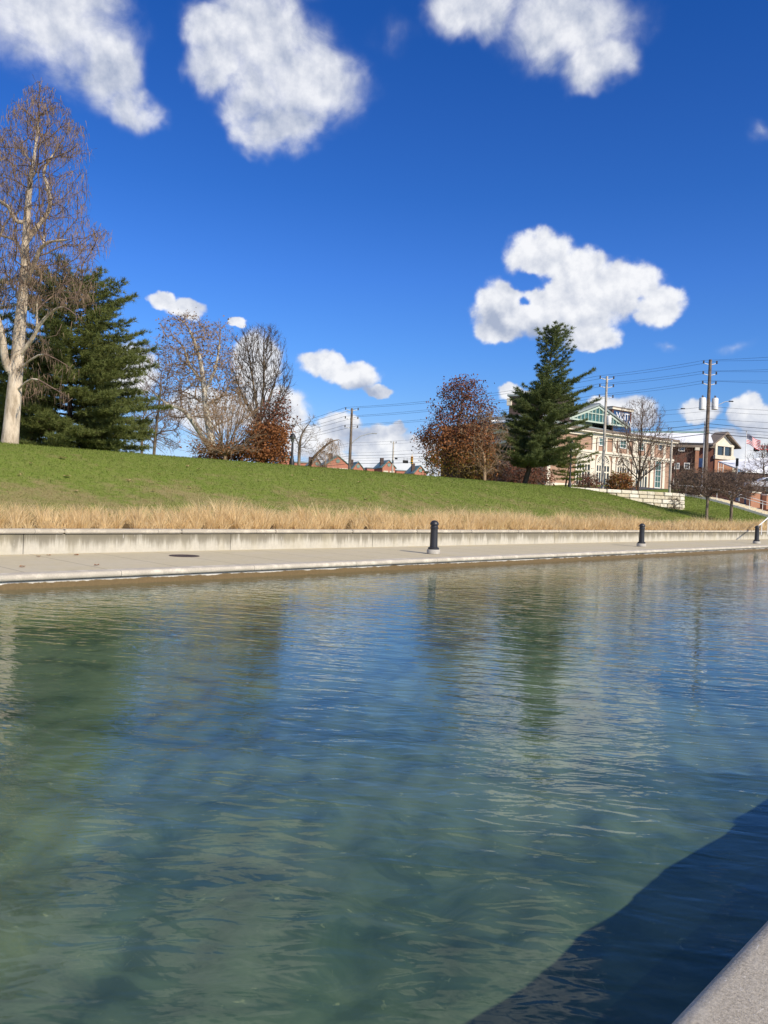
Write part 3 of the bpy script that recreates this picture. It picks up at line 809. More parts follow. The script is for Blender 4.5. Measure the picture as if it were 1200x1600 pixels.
# pines at the left
d, g = ab(112, 4.5)
pine('big dark green pine with full skirts beside the tall pale trunk', g, d, [(108, 705), (110, 600), (112, 500), (115, 436)],
 [(428, 85, 150), (440, 60, 172), (456, 45, 194), (480, 50, 192), (500, 45, 205), (530, 30, 214), (560, 20, 222), (600, 0, 235), (640, -10, 238), (690, -10, 236), (710, 0, 225)], .27, L_pine, K_dark, nb=9, dens=1, tl=.21, nn=15, wd=.024, z_lo=.03, gap=.05, lo=.74, top=.15)
d, g = ab(-20, 8)
pine('dark pine partly hidden behind the tall pale trunk at the picture edge', g, d, [(-25, 700), (-20, 600), (-18, 440)],
 [(438, -30, -5), (470, -60, 25), (520, -80, 50), (600, -110, 80), (700, -120, 90)], .45, L_pine, K_dark, nb=7, dens=1, tl=.22, nn=13, wd=.028, z_lo=.05, gap=.1, top=.3)
# trees behind the crest, left group
d, g = ab(245, 9)
bare_tree('thin grey bare tree just beside the big pine', 'tree', g, [('t', None, [(240, 712), (243, 680), (250, 620), (252, 580)], [.08, .065, .045, .02])],
 [(535, 215, 262), (560, 205, 290), (600, 205, 300), (650, 205, 295), (700, 215, 290)], 330, d, K_grey, twigs=5, twl=.5, tww=.016, tip=.009, twigmat=K_twig)
d, g = ab(325, 12)
bare_tree('big sycamore with mottled white upper limbs and a few brown leaves', 'tree', g,
 [('t', None, [(335, 715), (330, 690), (322, 640), (318, 600), (312, 560), (300, 525), (290, 505)], [.26, .24, .2, .16, .12, .08, .03]),
  ('b', 't', [(330, 700), (305, 665, -1), (285, 640, -1.5), (262, 632, -2), (238, 612, -2.5)], [.16, .15, .12, .08, .03]),
  ('c', 't', [(320, 612), (335, 580), (342, 545), (345, 515)], [.1, .09, .06, .03]),
  ('e', 't', [(318, 600), (296, 570), (288, 545), (270, 525)], [.08, .07, .05, .02])],
 [(492, 262, 300), (505, 248, 360), (540, 238, 368), (580, 240, 385), (620, 245, 385), (655, 240, 370)], 1050, d, K_syc, bf=.3, twigs=7, twl=.45, tww=.016, tip=.010, thr=.05, twigmat=K_tan,
 leaves=[(2600, .13, L_dry, lambda x, y: y < 640, .25)], name='sycamore_tree')
d, g = ab(408, 10)
bare_tree('vase-shaped bare elm with upright dark branches', 'tree', g,
 [('t', None, [(410, 722), (408, 690), (404, 655)], [.24, .20, .16]),
  ('a', 't', [(405, 660), (396, 600), (388, 550)], [.09, .07, .03]), ('b', 't', [(405, 660), (412, 600), (412, 540), (414, 515)], [.09, .07, .04, .02]),
  ('c', 't', [(405, 665), (425, 610), (440, 560)], [.08, .06, .02]), ('e', 't', [(405, 665), (380, 620), (362, 570)], [.08, .06, .02]), ('f', 't', [(405, 670), (440, 625), (456, 590)], [.06, .05, .02])],
 [(510, 385, 430), (525, 362, 445), (560, 352, 455), (600, 352, 460), (640, 365, 452), (660, 385, 430)], 950, d, K_grey, bf=.75, twigs=6, twl=.5, tww=.014, tip=.009, up=.35, thr=.05, twigmat=K_dark, upt=1.0, name='elm_tree')
d, g = ab(350, 5)
bare_tree('broad many-stemmed bare tan shrub in front of the sycamore', 'shrub', g,
 [('t', None, [(352, 722), (352, 712)], [.09, .07])]+[(f's{i}', 't', [(352, 712), (352+dx*.45, 690-abs(dx)*.02, dz), (352+dx, 650+abs(dx)*.28, dz*2)], [.04, .03, .012]) for i, (dx, dz) in enumerate([(-62, 0), (-45, -1), (-28, .8), (-12, -.6), (5, .9), (20, -.9), (35, .5), (50, -.7), (66, 0), (-70, .3)])],
 [(618, 335, 380), (635, 305, 410), (660, 290, 424), (690, 284, 428), (708, 290, 425)], 620, d, K_tan, bf=.9, twigs=5, twl=.4, tww=.012, tip=.008, up=.2, upt=.8, name='bare_shrub',
 leaves=[(500, .12, L_or, lambda x, y: y > 690, .2)])
d, g = ab(420, 3.5)
bare_tree('low oak still full of orange-brown leaves beside the black lamp', 'tree', g,
 [('t', None, [(413, 724), (412, 700), (415, 665)], [.14, .12, .06])],
 [(618, 425, 445), (640, 402, 462), (665, 390, 462), (690, 385, 448), (720, 380, 450)], 420, d, K_dark, bf=.4, twigs=3, twl=.35, tww=.012, tip=.008, name='oak_tree',
 leaves=[(6500, .13, L_or, lambda x, y: (y > 668) & (x < 447), .22), (900, .12, L_rb, lambda x, y: y <= 668, .2)])
d, g = ab(345, 6.5)
bare_tree('low orange-leaved thicket along the foot of the shrub and sycamore', 'shrub', g, [('t', None, [(330, 722), (335, 712)], [.05, .04])],
 [(700, 305, 390), (712, 300, 392), (722, 300, 392)], 160, d, K_dark, bf=.1, twigs=3, twl=.3, tip=.007, name='leafy_thicket', leaves=[(2200, .12, L_or, None, .2)])
d, g = ab(468, 4)
bare_tree('slender small bare tree beside the black globe lamp', 'tree', g, [('t', None, [(467, 735), (468, 700), (472, 678), (484, 660)], [.10, .08, .05, .02]), ('b', 't', [(468, 700), (462, 685), (456, 675)], [.04, .03, .01])],
 [(650, 462, 498), (665, 452, 502), (690, 452, 498), (712, 455, 490)], 110, d, K_grey, twigs=4, twl=.35, tww=.012, tip=.007)
d, g = ab(484, 4)
bare_tree('small leaning tree with drooping twigs', 'tree', g, [('t', None, [(480, 735), (488, 718), (505, 700), (518, 690), (530, 687)], [.10, .09, .065, .045, .02])],
 [(684, 500, 528), (692, 495, 532), (705, 488, 530), (722, 482, 520)], 110, d, K_dark, twigs=5, twl=.55, tww=.013, tip=.007, droop=1.3, upt=-.6, up=-.1, twigmat=K_tan, name='leaning_tree')
# middle group
d, g = ab(716, 6)
bare_tree('rounded oak with dark red-brown leaves above and rusty leaves below', 'tree', g,
 [('t', None, [(712, 757), (712, 735), (714, 690), (718, 650)], [.2, .17, .12, .06]), ('a', 't', [(712, 725), (690, 690), (675, 672)], [.07, .05, .02]), ('b', 't', [(713, 700), (738, 660), (752, 640)], [.07, .05, .02])],
 [(592, 712, 742), (606, 690, 760), (625, 674, 774), (650, 672, 778), (680, 652, 778), (700, 650, 775), (730, 664, 768), (748, 668, 745)], 900, d, K_dark, bf=.4, twigs=3, twl=.4, tww=.014, tip=.010, name='oak_tree',
 leaves=[(5600, .15, L_rb, lambda x, y: y < 690, .25), (6000, .15, L_or, lambda x, y: (y >= 670) & (y < 725), .28), (2600, .14, L_ol, lambda x, y: y > 705, .28)])
d, g = ab(757, 4)
bare_tree('pale bare tree with a curved trunk between the oak and the pine', 'tree', g,
 [('t', None, [(757, 760), (757, 735), (756, 712), (748, 697), (740, 690)], [.13, .12, .10, .06, .02]), ('a', 't', [(752, 702), (760, 675), (770, 655)], [.05, .035, .012]), ('b', 't', [(756, 715), (730, 690), (705, 670)], [.05, .03, .01])],
 [(632, 745, 775), (650, 718, 790), (680, 705, 800), (710, 700, 800), (738, 705, 790)], 430, d, K_tan, bf=.5, twigs=5, twl=.45, tww=.013, tip=.008, leaves=[(500, .12, L_dry, None, .2)])
d, g = ab(828, 3)
pine('tall dark pine with a ragged pointed top, alone on the crest', g, d, [(818, 762), (826, 735), (838, 690), (850, 620), (860, 560), (865, 515)],
 [(515, 861, 869), (530, 846, 882), (555, 838, 896), (575, 840, 892), (600, 838, 912), (612, 826, 915), (630, 800, 922), (655, 792, 925), (680, 790, 915), (700, 782, 918), (720, 776, 922), (735, 782, 905), (742, 800, 870)], .33, L_pine2, K_dark, nb=7, dens=1, tl=.24, nn=14, wd=.032, rise=.30, z_lo=.12, gap=.15, lo=.62)
d, g = ab(886, 1.5)
pine('small bright green pine beneath the tall pine, beside a black lamp', g, d, [(883, 762), (886, 745), (890, 722), (893, 695)],
 [(692, 885, 900), (705, 866, 925), (720, 852, 935), (735, 850, 925), (748, 862, 905)], .3, L_pine3, K_dark, nb=5, dens=.9, tl=.18, nn=11, wd=.024, z_lo=.22, gap=.1)
# right group
d, g = ab(998, 8)
bare_tree('bare tree with spreading dark limbs in front of the arched brick building', 'tree', g,
 [('t', None, [(996, 775), (997, 755), (1000, 742)], [.17, .15, .12]), ('a', 't', [(1000, 742), (1000, 715), (1002, 680), (1005, 640)], [.10, .08, .05, .02]),
  ('b', 't', [(998, 748), (975, 725, -.5), (962, 700, -.8)], [.07, .05, .02]), ('c', 't', [(998, 748), (1025, 728, -.5), (1042, 705, -.8)], [.07, .05, .02]), ('e', 't', [(999, 745), (985, 700, .5), (975, 660, .8)], [.07, .05, .02]), ('f', 't', [(999, 745), (1015, 700, .5), (1030, 665, .8)], [.06, .045, .02])],
 [(622, 985, 1020), (640, 965, 1040), (670, 955, 1052), (700, 950, 1058), (735, 955, 1045)], 720, d, K_dark, bf=.7, twigs=6, twl=.6, tww=.018, tip=.011, up=.3, upt=.8, twigmat=K_twig)
for (px, py, px2, py2, cx, cy, lab) in ((1104, 814, 1105, 778, 1094, 756, 'small flat-topped twiggy tree with forked pale trunk, the further from the stairs'),
                                   (1141, 821, 1144, 780, 1150, 757, 'small flat-topped dark twiggy tree standing nearest the stairs')):
    g = ground_at(px, py); d = (g-EYE).dot(Vector((cos(HEAD), sin(HEAD), 0)))
    bare_tree(lab, 'tree', g, [('t', None, [(px, py+1), ((px+px2)/2, (py+py2)/2), (px2, py2), (cx, cy+14)], [.11, .085, .07, .04]), ('a', 't', [(px2, py2), (px2+18, py2-14, -.4)], [.04, .02]), ('b', 't', [(px2, py2), (px2-16, py2-14, .4)], [.04, .02])],
     [(cy-23, cx-18, cx+18), (cy-16, cx-38, cx+38), (cy, cx-52, cx+52), (cy+12, cx-44, cx+46), (cy+20, cx-26, cx+28)], 700, d, K_grey, bf=.35, seg=.2, twigs=7, twl=.34, tww=.015, tip=.008, twigmat=K_twig, deep=.9, group='small twiggy trees by the stairs', name='twiggy_tree', droop=.1)
# ------------------------------------------------------------------ building materials
def mat_brick(name, a, b, mortar, sx=.24, sz=.08):
    def f(t):
        p = t.coord('Object'); x, y, z = t.xyz(p)
        br = t.n('ShaderNodeTexBrick', {'Vector': t.comb(t.math('ADD', x, y), z), 'Color1': (*a, 1), 'Color2': (*b, 1), 'Mortar': (*mortar, 1), 'Scale': 1.0, 'Mortar Size': .009, 'Brick Width': sx, 'Row Height': sz}).outputs[0]
        c = t.mix(t.math('MULTIPLY', t.noise(p, .8, 5, .65), .5), br, tuple(q*.65 for q in a))
        return bsdf(t, c, .9, None, .2)
    return material(name, f)
B_red = mat_brick('red_brick', (.45, .27, .185), (.38, .21, .14), (.42, .36, .28))
B_dark = mat_brick('dark_red_brick', (.20, .072, .045), (.15, .05, .035), (.16, .13, .10))
B_or = mat_brick('orange_brick', (.46, .21, .115), (.40, .165, .09), (.34, .28, .21))
B_far = mat_brick('salmon_brick', (.52, .19, .12), (.46, .16, .10), (.45, .3, .24))
M_cream = material('cream_stone', color=(.66, .60, .47), rough=.85, var=.16, scale=1.8)
M_lime = material('pale_trim', color=(.72, .66, .54), rough=.85, var=.12, scale=2.5)
M_white = material('white_paint', color=(.78, .77, .73), rough=.7, var=.05)
M_glass = material('dark_window_glass', color=(.03, .04, .045), rough=.08, var=.3, scale=.6, spec=.9)
M_gglass = material('green_window_glass', color=(.05, .13, .11), rough=.12, var=.35, scale=.5, spec=.8)
M_tframe = material('mint_frame', color=(.42, .50, .41), rough=.6, var=.06)
M_wroof = material('white_metal_roof', color=(.78, .80, .80), rough=.45, var=.06, scale=.6)
M_groof = material('green_metal_roof', color=(.17, .27, .23), rough=.5, var=.12)
M_sroof = material('grey_blue_roof', color=(.24, .28, .27), rough=.6, var=.12)
M_droof = material('brown_roof_edge', color=(.20, .16, .125), rough=.8, var=.2)
M_dbrick = material('dark_brown_cladding', color=(.085, .055, .045), rough=.8, var=.2)
M_blue = material('blue_sign', color=(.018, .06, .15), rough=.4, var=.15, scale=.8)
M_signw = material('white_lettering', color=(.8, .8, .8), rough=.5, var=.02)
M_stone = None
def f_stone(t):
    p = t.pos(); oi = t.n('ShaderNodeAttribute', attribute_name='hue').outputs['Fac']
    n = t.noise(p, 3.5, 6, .7); n2 = t.noise(p, 16, 5, .7)
    c = t.mix(oi, (.56, .50, .36), (.80, .77, .66))
    c = t.mix(t.math('MULTIPLY', t.smooth(n, .50, .72), .6), c, (.16, .14, .11))
    c = t.mix(t.math('MULTIPLY', n2, .2), c, (.35, .30, .2))
    return bsdf(t, c, .9, t.n('ShaderNodeBump', {'Height': t.math('ADD', n, n2), 'Strength': .7, 'Distance': .04}).outputs[0], .15)
M_stone = material('rough_limestone', f_stone)
Fh = Vector((cos(HEAD), sin(HEAD), 0)); Rh = Vector((rt0.x, rt0.y, 0)); ZV = Vector((0, 0, 1))
def cw(X, D, z=0): q = Rh*X+Fh*D; return Vector((q.x, q.y, z))
class Wall:                                          # vertical plane through two camera-frame ground points
    def __init__(s, A, B):
        s.A = cw(*A); s.B = cw(*B); s.t = (s.B-s.A).normalized(); s.n = s.t.cross(ZV).normalized(); s.L = (s.B-s.A).length
        if s.n.dot(EYE-s.A) < 0: s.n = -s.n
    def uz(s, px, py):
        r = ray(px, py); k = (s.A-EYE).dot(s.n)/r.dot(s.n); q = EYE+r*k
        return (q-s.A).dot(s.t), q.z
    def u(s, px, py=740): return s.uz(px, py)[0]
    def z(s, px, py): return s.uz(px, py)[1]
    def pt(s, u, z, o=0): return s.A+s.t*u+s.n*o+ZV*z
    def box(s, b, u0, u1, z0, z1, o0, o1, bev=0):
        b.box(s.pt((u0+u1)/2, (z0+z1)/2, (o0+o1)/2), (abs(u1-u0), abs(z1-z0), abs(o1-o0)), (s.t, ZV, s.n), bev)
def add_window(w_, parent, u0, u1, z0, z1, nx=2, nz=3, fr=.12, o=.05, glass=None, frame=None, bar=.05):
    b = MB(); 
    w_.box(b, u0, u0+fr, z0, z1, o-.06, o+.06); w_.box(b, u1-fr, u1, z0, z1, o-.06, o+.06)
    w_.box(b, u0+fr, u1-fr, z0, z0+fr, o-.06, o+.06); w_.box(b, u0+fr, u1-fr, z1-fr, z1, o-.06, o+.06)
    for k in range(1, nx): x = u0+fr+(u1-u0-2*fr)*k/nx; w_.box(b, x-bar/2, x+bar/2, z0+fr, z1-fr, o-.03, o+.03)
    for k in range(1, nz): z = z0+fr+(z1-z0-2*fr)*k/nz; w_.box(b, u0+fr, u1-fr, z-bar/2, z+bar/2, o-.025, o+.025)
    f = b.build('window', frame or M_white, parent)
    g = MB(); w_.box(g, u0+.02, u1-.02, z0+.02, z1-.02, .001, .02); g.build('pane', glass or M_glass, f)
    return f

# ---- arched brick hall
A1, A2 = (23.2, 111.6), (48.2, 130.0)
hall = Wall(A1, A2); hb = empty('brick_hall', hall.pt(12, 4.2), atan2(hall.t.y, hall.t.x))
tag(hb, 'old two-storey brick hall with cream stone trim and big arched windows behind the bare tree', 'building')
zg = 4.3; ztop = hall.z(1046, 690)
LW = 20.0
b = MB(); hall.box(b, 0, hall.L, zg-2, ztop, -LW, 0)
b.build('wall', B_red, hb)
zc0, zc1 = ztop-.75, ztop
b = MB()
hall.box(b, -.35, hall.L+.35, zc0, zc1-.25, .003, .25); hall.box(b, -.7, hall.L+.7, zc1-.25, zc1, .003, .75)
hall.box(b, -.35, -.003, zc0, zc1-.25, -LW, .003); hall.box(b, -.7, -.003, zc1-.25, zc1, -LW, .003)
b.build('cornice', M_lime, hb)
zs = hall.z(1000, 713)
b = MB(); hall.box(b, -.3, hall.L+.2, zs-.25, zs+.1, .003, .32); hall.box(b, -.3, hall.L+.2, zs-.5, zs-.25, .003, .16)
b.build('string_course', M_lime, hb)
b = MB(); hall.box(b, -.2, hall.L+.2, zg-1.5, zg+.95, .004, .22); b.build('plinth', M_lime, hb)
pil = [hall.u(x) for x in (925, 957, 988.5, 1017)]
for uu_ in pil:
    b = MB(); hall.box(b, uu_-.42, uu_+.42, zg+.95, zs-.5, .005, .18); hall.box(b, uu_-.42, uu_+.42, zs+.1, zc0, .005, .18); hall.box(b, uu_-.5, uu_+.5, zc0-.25, zc0, .18, .24); b.build('pilaster', M_lime, hb)
for sgn, uu_ in ((1, hall.L-.45), (1, hall.L-2.35), (1, .45)):
    b = MB(); hall.box(b, uu_-.32, uu_+.32, zg+.95, zs-.5, .005, .15); hall.box(b, uu_-.32, uu_+.32, zs+.1, zc0, .005, .15); b.build('pilaster', M_lime, hb)
def arch(uc, hw, z0, zsp):
    R = hw
    def arc(r, n=18): return [(uc+r*cos(pi*k/n), zsp+r*sin(pi*k/n)) for k in range(n+1)]
    b = MB(); o_ = arc(R+.33); i_ = arc(R)
    for k in range(18):
        b.prism([hall.pt(*o_[k], .006), hall.pt(*o_[k+1], .006), hall.pt(*i_[k+1], .006), hall.pt(*i_[k], .006)], hall.n*.17)
    hall.box(b, uc-R-.33, uc-R, z0, zsp, .006, .176); hall.box(b, uc+R, uc+R+.33, z0, zsp, .006, .176)
    fr = b.build('arched_window', M_lime, hb)
    g = MB(); pts = [hall.pt(u, z, .008) for u, z in arc(R)]+[hall.pt(uc-R, z0, .008), hall.pt(uc+R, z0, .008)]
    g.prism(pts, hall.n*.02); g.build('pane', M_glass, fr)
    m = MB()
    for k in range(1, 12):
        a = pi*k/12; e1 = hall.pt(uc+R*.34*cos(a), zsp+R*.34*sin(a), .07); e2 = hall.pt(uc+(R-.02)*cos(a), zsp+(R-.02)*sin(a), .07)
        t_ = (e2-e1).normalized(); m.box((e1+e2)/2, ((e2-e1).length, .15, .06), (t_, t_.cross(hall.n), hall.n))
    ri = arc(R*.36, 12); rj = arc(R*.28, 12)
    for k in range(12): m.prism([hall.pt(*ri[k], .04), hall.pt(*ri[k+1], .04), hall.pt(*rj[k+1], .04), hall.pt(*rj[k], .04)], hall.n*.07)
    hall.box(m, uc-R+.01, uc+R-.01, zsp-.16, zsp+.16, .03, .11)
    for x in (-.62, -.22, .22, .62): hall.box(m, uc+x*R-.11, uc+x*R+.11, z0, zsp-.16, .03, .10)
    hall.box(m, uc-R+.01, uc+R-.01, zsp-1.25, zsp-1.05, .031, .108)
    m.build('tracery', M_lime, fr)
zsp = hall.z(971, 729)
for x in (910, 940.5, 972.5, 1001): 
    arch(hall.u(x), 1.5, zg+.95, zsp)
for x0, x1 in ((933, 942), (965.5, 976), (994.5, 1003.5)):
    u0, u1 = hall.u(x0), hall.u(x1)
    add_window(hall, hb, u0, u1, hall.z(970, 700.5), hall.z(970, 687.5), 2, 2, .15, .08, M_gglass)
    for s_ in (u0-.35, u1+.35):
        b = MB(); hall.box(b, s_-.16, s_+.16, zs+.1, zc0, .005, .2); b.build('column', M_lime, hb)
add_window(hall, hb, hall.u(1022.5), hall.u(1032), zg+1.2, hall.z(1027, 716), 2, 5, .13, .06, M_gglass)
add_window(hall, hb, hall.u(1026.5), hall.u(1032.5), hall.z(1029, 703), hall.z(1029, 694), 1, 1, .12, .06)
# roof slope and long side
R0 = [hall.pt(-.6, ztop, .6), hall.pt(hall.L+.6, ztop, .6), hall.pt(hall.L+.6, ztop, -LW), hall.pt(-.6, ztop, -LW)]
zr = ztop+2.1
R1 = [hall.pt(1.2, zr, -5.5), hall.pt(hall.L-2, zr-.9, -5.5), hall.pt(hall.L-2, zr-.9, -LW+4), hall.pt(1.2, zr, -LW+4)]
b = MB(); b.add([q+ZV*.004 for q in R0]+R1+[q-ZV*.003+ZV*.006 for q in R0], [(0, 1, 5, 4), (1, 2, 6, 5), (2, 3, 7, 6), (3, 0, 4, 7), (4, 5, 6, 7), (3, 2, 1, 0)])
b.build('roof', M_sroof, hb)
b = MB(); hall.box(b, -.8, hall.L+.8, ztop+.004, ztop+.34, .35, .85); hall.box(b, -.85, -.45, ztop+.004, ztop+.34, -LW, .35); b.build('gutter', M_droof, hb)
# glazed gable monitor on the roof
mw = Wall((hall.pt(0, 0, -6.2).dot(Rh), hall.pt(0, 0, -6.2).dot(Fh)), (hall.pt(10, 0, -6.2).dot(Rh), hall.pt(10, 0, -6.2).dot(Fh)))
def mz(px, py): return mw.uz(px, py)
pk = mz(935, 634); rt_ = mz(979, 667); bl = mz(893, 652.5); bw = mz(935, 660)
zb = min(bw[1], rt_[1])-.1
half = rt_[0]-pk[0]
b = MB(); b.prism([mw.pt(pk[0]-half, zb, 0), mw.pt(pk[0]+half, zb, 0), mw.pt(pk[0], pk[1], 0)], -mw.n*18); mo = b.build('roof_monitor', M_gglass, hb)
b = MB()
for sg in (-1, 1):
    e1 = mw.pt(pk[0]-sg*.15, pk[1]+.10, .3); e2 = mw.pt(pk[0]+sg*(half+.5), zb+.05, .3); dv = e2-e1; nn_ = ZV*.32
    b.prism([e1, e2, e2+nn_, e1+nn_], -mw.n*19)
b.build('monitor_roof', M_sroof, mo)
b = MB(); mw.box(b, pk[0]-half, pk[0]+half, zb, zb+.25, .003, .16)
k = -half+.6
hh_ = pk[1]-zb
while k < half-.3:
    top = zb+hh_*(1-abs(k)/half)-.1
    if top-zb > .5: mw.box(b, pk[0]+k-.07, pk[0]+k+.07, zb+.25, top, .003, .12)
    k += .92
for sg in (-1, 1):
    e1 = mw.pt(pk[0], pk[1]-.08, .02); e2 = mw.pt(pk[0]+sg*half, zb+.03, .02); b.prism([e1, e2, e2-ZV*.3, e1-ZV*.3], mw.n*.16)
zm = zb+hh_*.52; mw.box(b, pk[0]-half*.46, pk[0]+half*.46, zm-.08, zm+.08, .02, .13)
b.build('mullions', M_tframe, mo)
# ---- sign tower with banner
sw = Wall((hall.pt(0, 0, -9.5).dot(Rh), hall.pt(0, 0, -9.5).dot(Fh)), (hall.pt(10, 0, -9.5).dot(Rh), hall.pt(10, 0, -9.5).dot(Fh)))
su0, sz1 = sw.uz(957, 636); su1, _ = sw.uz(987, 641); sz0 = ztop
st = empty('sign_tower', sw.pt((su0+su1)/2, ztop)); tag(st, 'square brown rooftop tower carrying a blue banner, beside the glazed gable', 'roof tower')
b = MB(); sw.box(b, su0, su1, sz0, sz1-.35, -4.2, 0); b.build('wall', B_dark, st)
b = MB(); sw.box(b, su0-.25, su1+.25, sz1-.35, sz1, -4.45, .25); b.build('cornice', M_cream, st)
b = MB(); sw.box(b, su0-.35, su1+.35, sz1+.003, sz1+.14, -4.5, .35); b.build('coping', M_droof, st)
bz0, bz1 = sz1-4.6, sz1-.55
b = MB(); sw.box(b, su0+.35, su1-.45, bz0, bz1, .01, .06)
bn = b.build('banner', M_blue, None); tag(bn, 'blue banner with bold white lettering hung on the rooftop tower', 'banner')
bnw = (su1-.45)-(su0+.35)
def text_on(word, uc, zc, size, wl, mat, off, name, parent=None, bold=.0, align='CENTER'):
    cu = bpy.data.curves.new(name, 'FONT'); cu.body = word; cu.size = size; cu.align_x = align; cu.extrude = .01; cu.offset = bold
    o = bpy.data.objects.new(name, cu); COL.objects.link(o)
    dg = bpy.context.evaluated_depsgraph_get(); me = bpy.data.meshes.new_from_object(o.evaluated_get(dg)); bpy.data.objects.remove(o)
    V = np.empty(len(me.vertices)*3, dtype=np.float32); me.vertices.foreach_get('co', V); V = V.reshape(-1, 3)
    F = [tuple(p.vertices) for p in me.polygons]; t_, n_ = wl.t, wl.n
    if t_.cross(ZV).dot(n_) < 0: t_ = -t_
    Wd = [wl.pt(uc, zc, off)+t_*float(v[0])+ZV*float(v[1])+n_*float(v[2]) for v in V]
    return mesh_obj(name, Wd, F, mat, parent)
cu_ = (su0+su1)/2-.1
text_on('VISIT', cu_+.30, bz1-1.42, 1.75, sw, M_signw, .075, 'lettering', bn, .018)
text_on('TODAY', cu_+.35, bz1-2.62, 1.6, sw, M_signw, .075, 'lettering', bn, .018)
# ---- left wing with white metal roofs and a dark brown block
lw0 = (-15.0, 145.0); lw1 = (22.4, 112.4)
def cz(px, py, D): return P(px, py, D).z
lf = Wall((9.0, 128.5), (23.0, 113.0)); lb = empty('museum_wing', lf.pt(4, 4)); tag(lb, 'low dark wing with bright white metal roofs behind the oak and the tall pine', 'building')
b = MB(); ztl = lf.z(790, 660); uw = lf.u(688, 700); lf.box(b, uw, lf.L-1, 3, ztl, -16, -.3); b.build('wall', B_dark, lb)
b = MB()
zz = ztl
um = lf.u(772, 650); e = [lf.pt(uw-.6, zz-.1, .5), lf.pt(um-.1, zz+.4, .5), lf.pt(um-.1, zz+1.9, -9), lf.pt(uw-.6, zz+1.2, -9)]
b.prism(e, -ZV*.22)
b.build('roof', M_wroof, lb)
b = MB(); b.prism([lf.pt(um, zz+.1, .6), lf.pt(lf.L-1, zz+.1, .6), lf.pt(lf.L-1, zz+2.6, -8), lf.pt(um, zz+2.2, -8)], -ZV*.22); b.build('roof', M_wroof, lb)
b = MB(); lf.box(b, uw, lf.L-1, zz-.7, zz-.13, -.29, .35); b.build('fascia', M_droof, lb)
b = MB(); lf.box(b, uw+.1, lf.L-2, zz-3.2, zz-2.6, -.29, .1); b.build('stone_band', M_lime, lb)
dk = Wall((18.5, 124.0), (27.5, 120.0)); d0 = dk.u(791); dz0 = ztl-1; dz1 = dk.z(791, 619.5)
b = MB(); dk.box(b, d0, d0+9, dz0, dz1, -7, 0); b.build('roof_block', M_dbrick, lb)
b = MB(); dk.box(b, d0-.3, d0+9.3, dz1+.003, dz1+.3, -7.3, .3); b.build('coping', M_sroof, lb)
b = MB(); dk.box(b, d0-.25, d0+.45, dz1-1.5, dz1-.35, .003, .6); b.build('vent', M_cream, lb)

# ---- brick office building with a pediment
os_ = Wall((49.8, 152.0), (63.8, 150.0)); og = Wall((63.8, 150.0), (68.4, 152.6))
ob = empty('brick_office', os_.pt(8, 4.5)); tag(ob, 'tall brick office building with a cream gable pediment behind the dark wooden pole', 'building')
ez = og.z(1128, 694); 
b = MB(); b.prism([cw(46, 154, 2.5), cw(63.8, 150, 2.5), cw(68.2, 152.5, 2.5), cw(64, 166, 2.5), cw(46, 166, 2.5)], ZV*(ez-2.5)); b.build('wall', B_dark, ob)
b = MB(); og.box(b, -.02, og.L+.05, 2.5, og.z(1128, 718), .01, .25); b.build('front_wall', B_or, ob)
zf0, zf1 = og.z(1128, 718), og.z(1128, 712)
b = MB(); og.box(b, -.3, og.L+.4, zf0, zf1, .012, .5); b.build('string_course', M_cream, ob)
b = MB(); og.box(b, -.05, .55, zf1, ez-.45, .01, .3); og.box(b, og.L-.55, og.L+.1, zf1, ez-.45, .01, .3); og.box(b, -.1, og.L+.2, ez-.45, ez+.02, .01, .34)
og.box(b, og.L*.5-.12, og.L*.5+.12, zf1, ez-.45, .01, .25); b.build('loggia', M_cream, ob)
b = MB(); og.box(b, .55, og.L-.55, zf1, ez-.45, .012, .03); b.build('pane', M_glass, ob)
pkz = og.z(1126, 674)
b = MB(); b.prism([og.pt(-.1, ez+.03, .05), og.pt(og.L+.2, ez+.03, .05), og.pt(og.L*.5, pkz-.5, .05)], -og.n*1.0); b.build('pediment', M_cream, ob)
b = MB(); mid = og.L*.5
for sg in (-1, 1):
    e1 = og.pt(mid, pkz, .9); e2 = og.pt(mid+sg*(mid+1.6), ez-.35, .9); b.prism([e1, e2, e2-ZV*.3, e1-ZV*.45], -og.n*3)
b.build('gable_roof', M_droof, ob)
b = MB(); e1 = og.pt(mid, pkz-.05, -1.5)
q0 = os_.pt(-2, ez+.0, .9); q1 = os_.pt(os_.L+.1, ez+.1, .9); q2 = os_.pt(os_.L+.1, pkz-.1, -4); q3 = os_.pt(-2, pkz-.4, -4)
b.prism([q0, q1, q2, q3], -ZV*.15); b.build('roof', M_wroof, ob)
b = MB(); b.prism([q3+ZV*.0, q2+ZV*.0, q2+ZV*.35-os_.n*.3, q3+ZV*.35-os_.n*.3], -os_.n*.6); b.build('ridge', M_groof, ob)
b = MB(); os_.box(b, -2, os_.L-.1, ez-.95, ez-.16, .01, .55); b.build('eaves_band', M_droof, ob)
b = MB(); u_ = os_.u(1086.5); os_.box(b, u_-.35, u_+.35, 3, ez-.96, .01, .7); b.build('brick_pier', B_or, ob)
b = MB(); os_.box(b, u_-.42, u_+.42, ez-1.5, ez-.955, .005, .78); b.build('pier_cap', M_cream, ob)
for (x0, x1, y0, y1) in ((1053, 1061, 723, 733), (1068, 1077, 723, 733), (1052, 1061, 747, 757), (1067, 1076, 747, 757), (1058, 1068, 697, 705)):
    add_window(os_, ob, os_.u(x0), os_.u(x1), os_.z(x0, y1), os_.z(x0, y0), 2, 2, .14, .06)
b = MB(); os_.box(b, os_.u(1090), os_.u(1104), os_.z(1096, 730), os_.z(1096, 716), .02, .1)
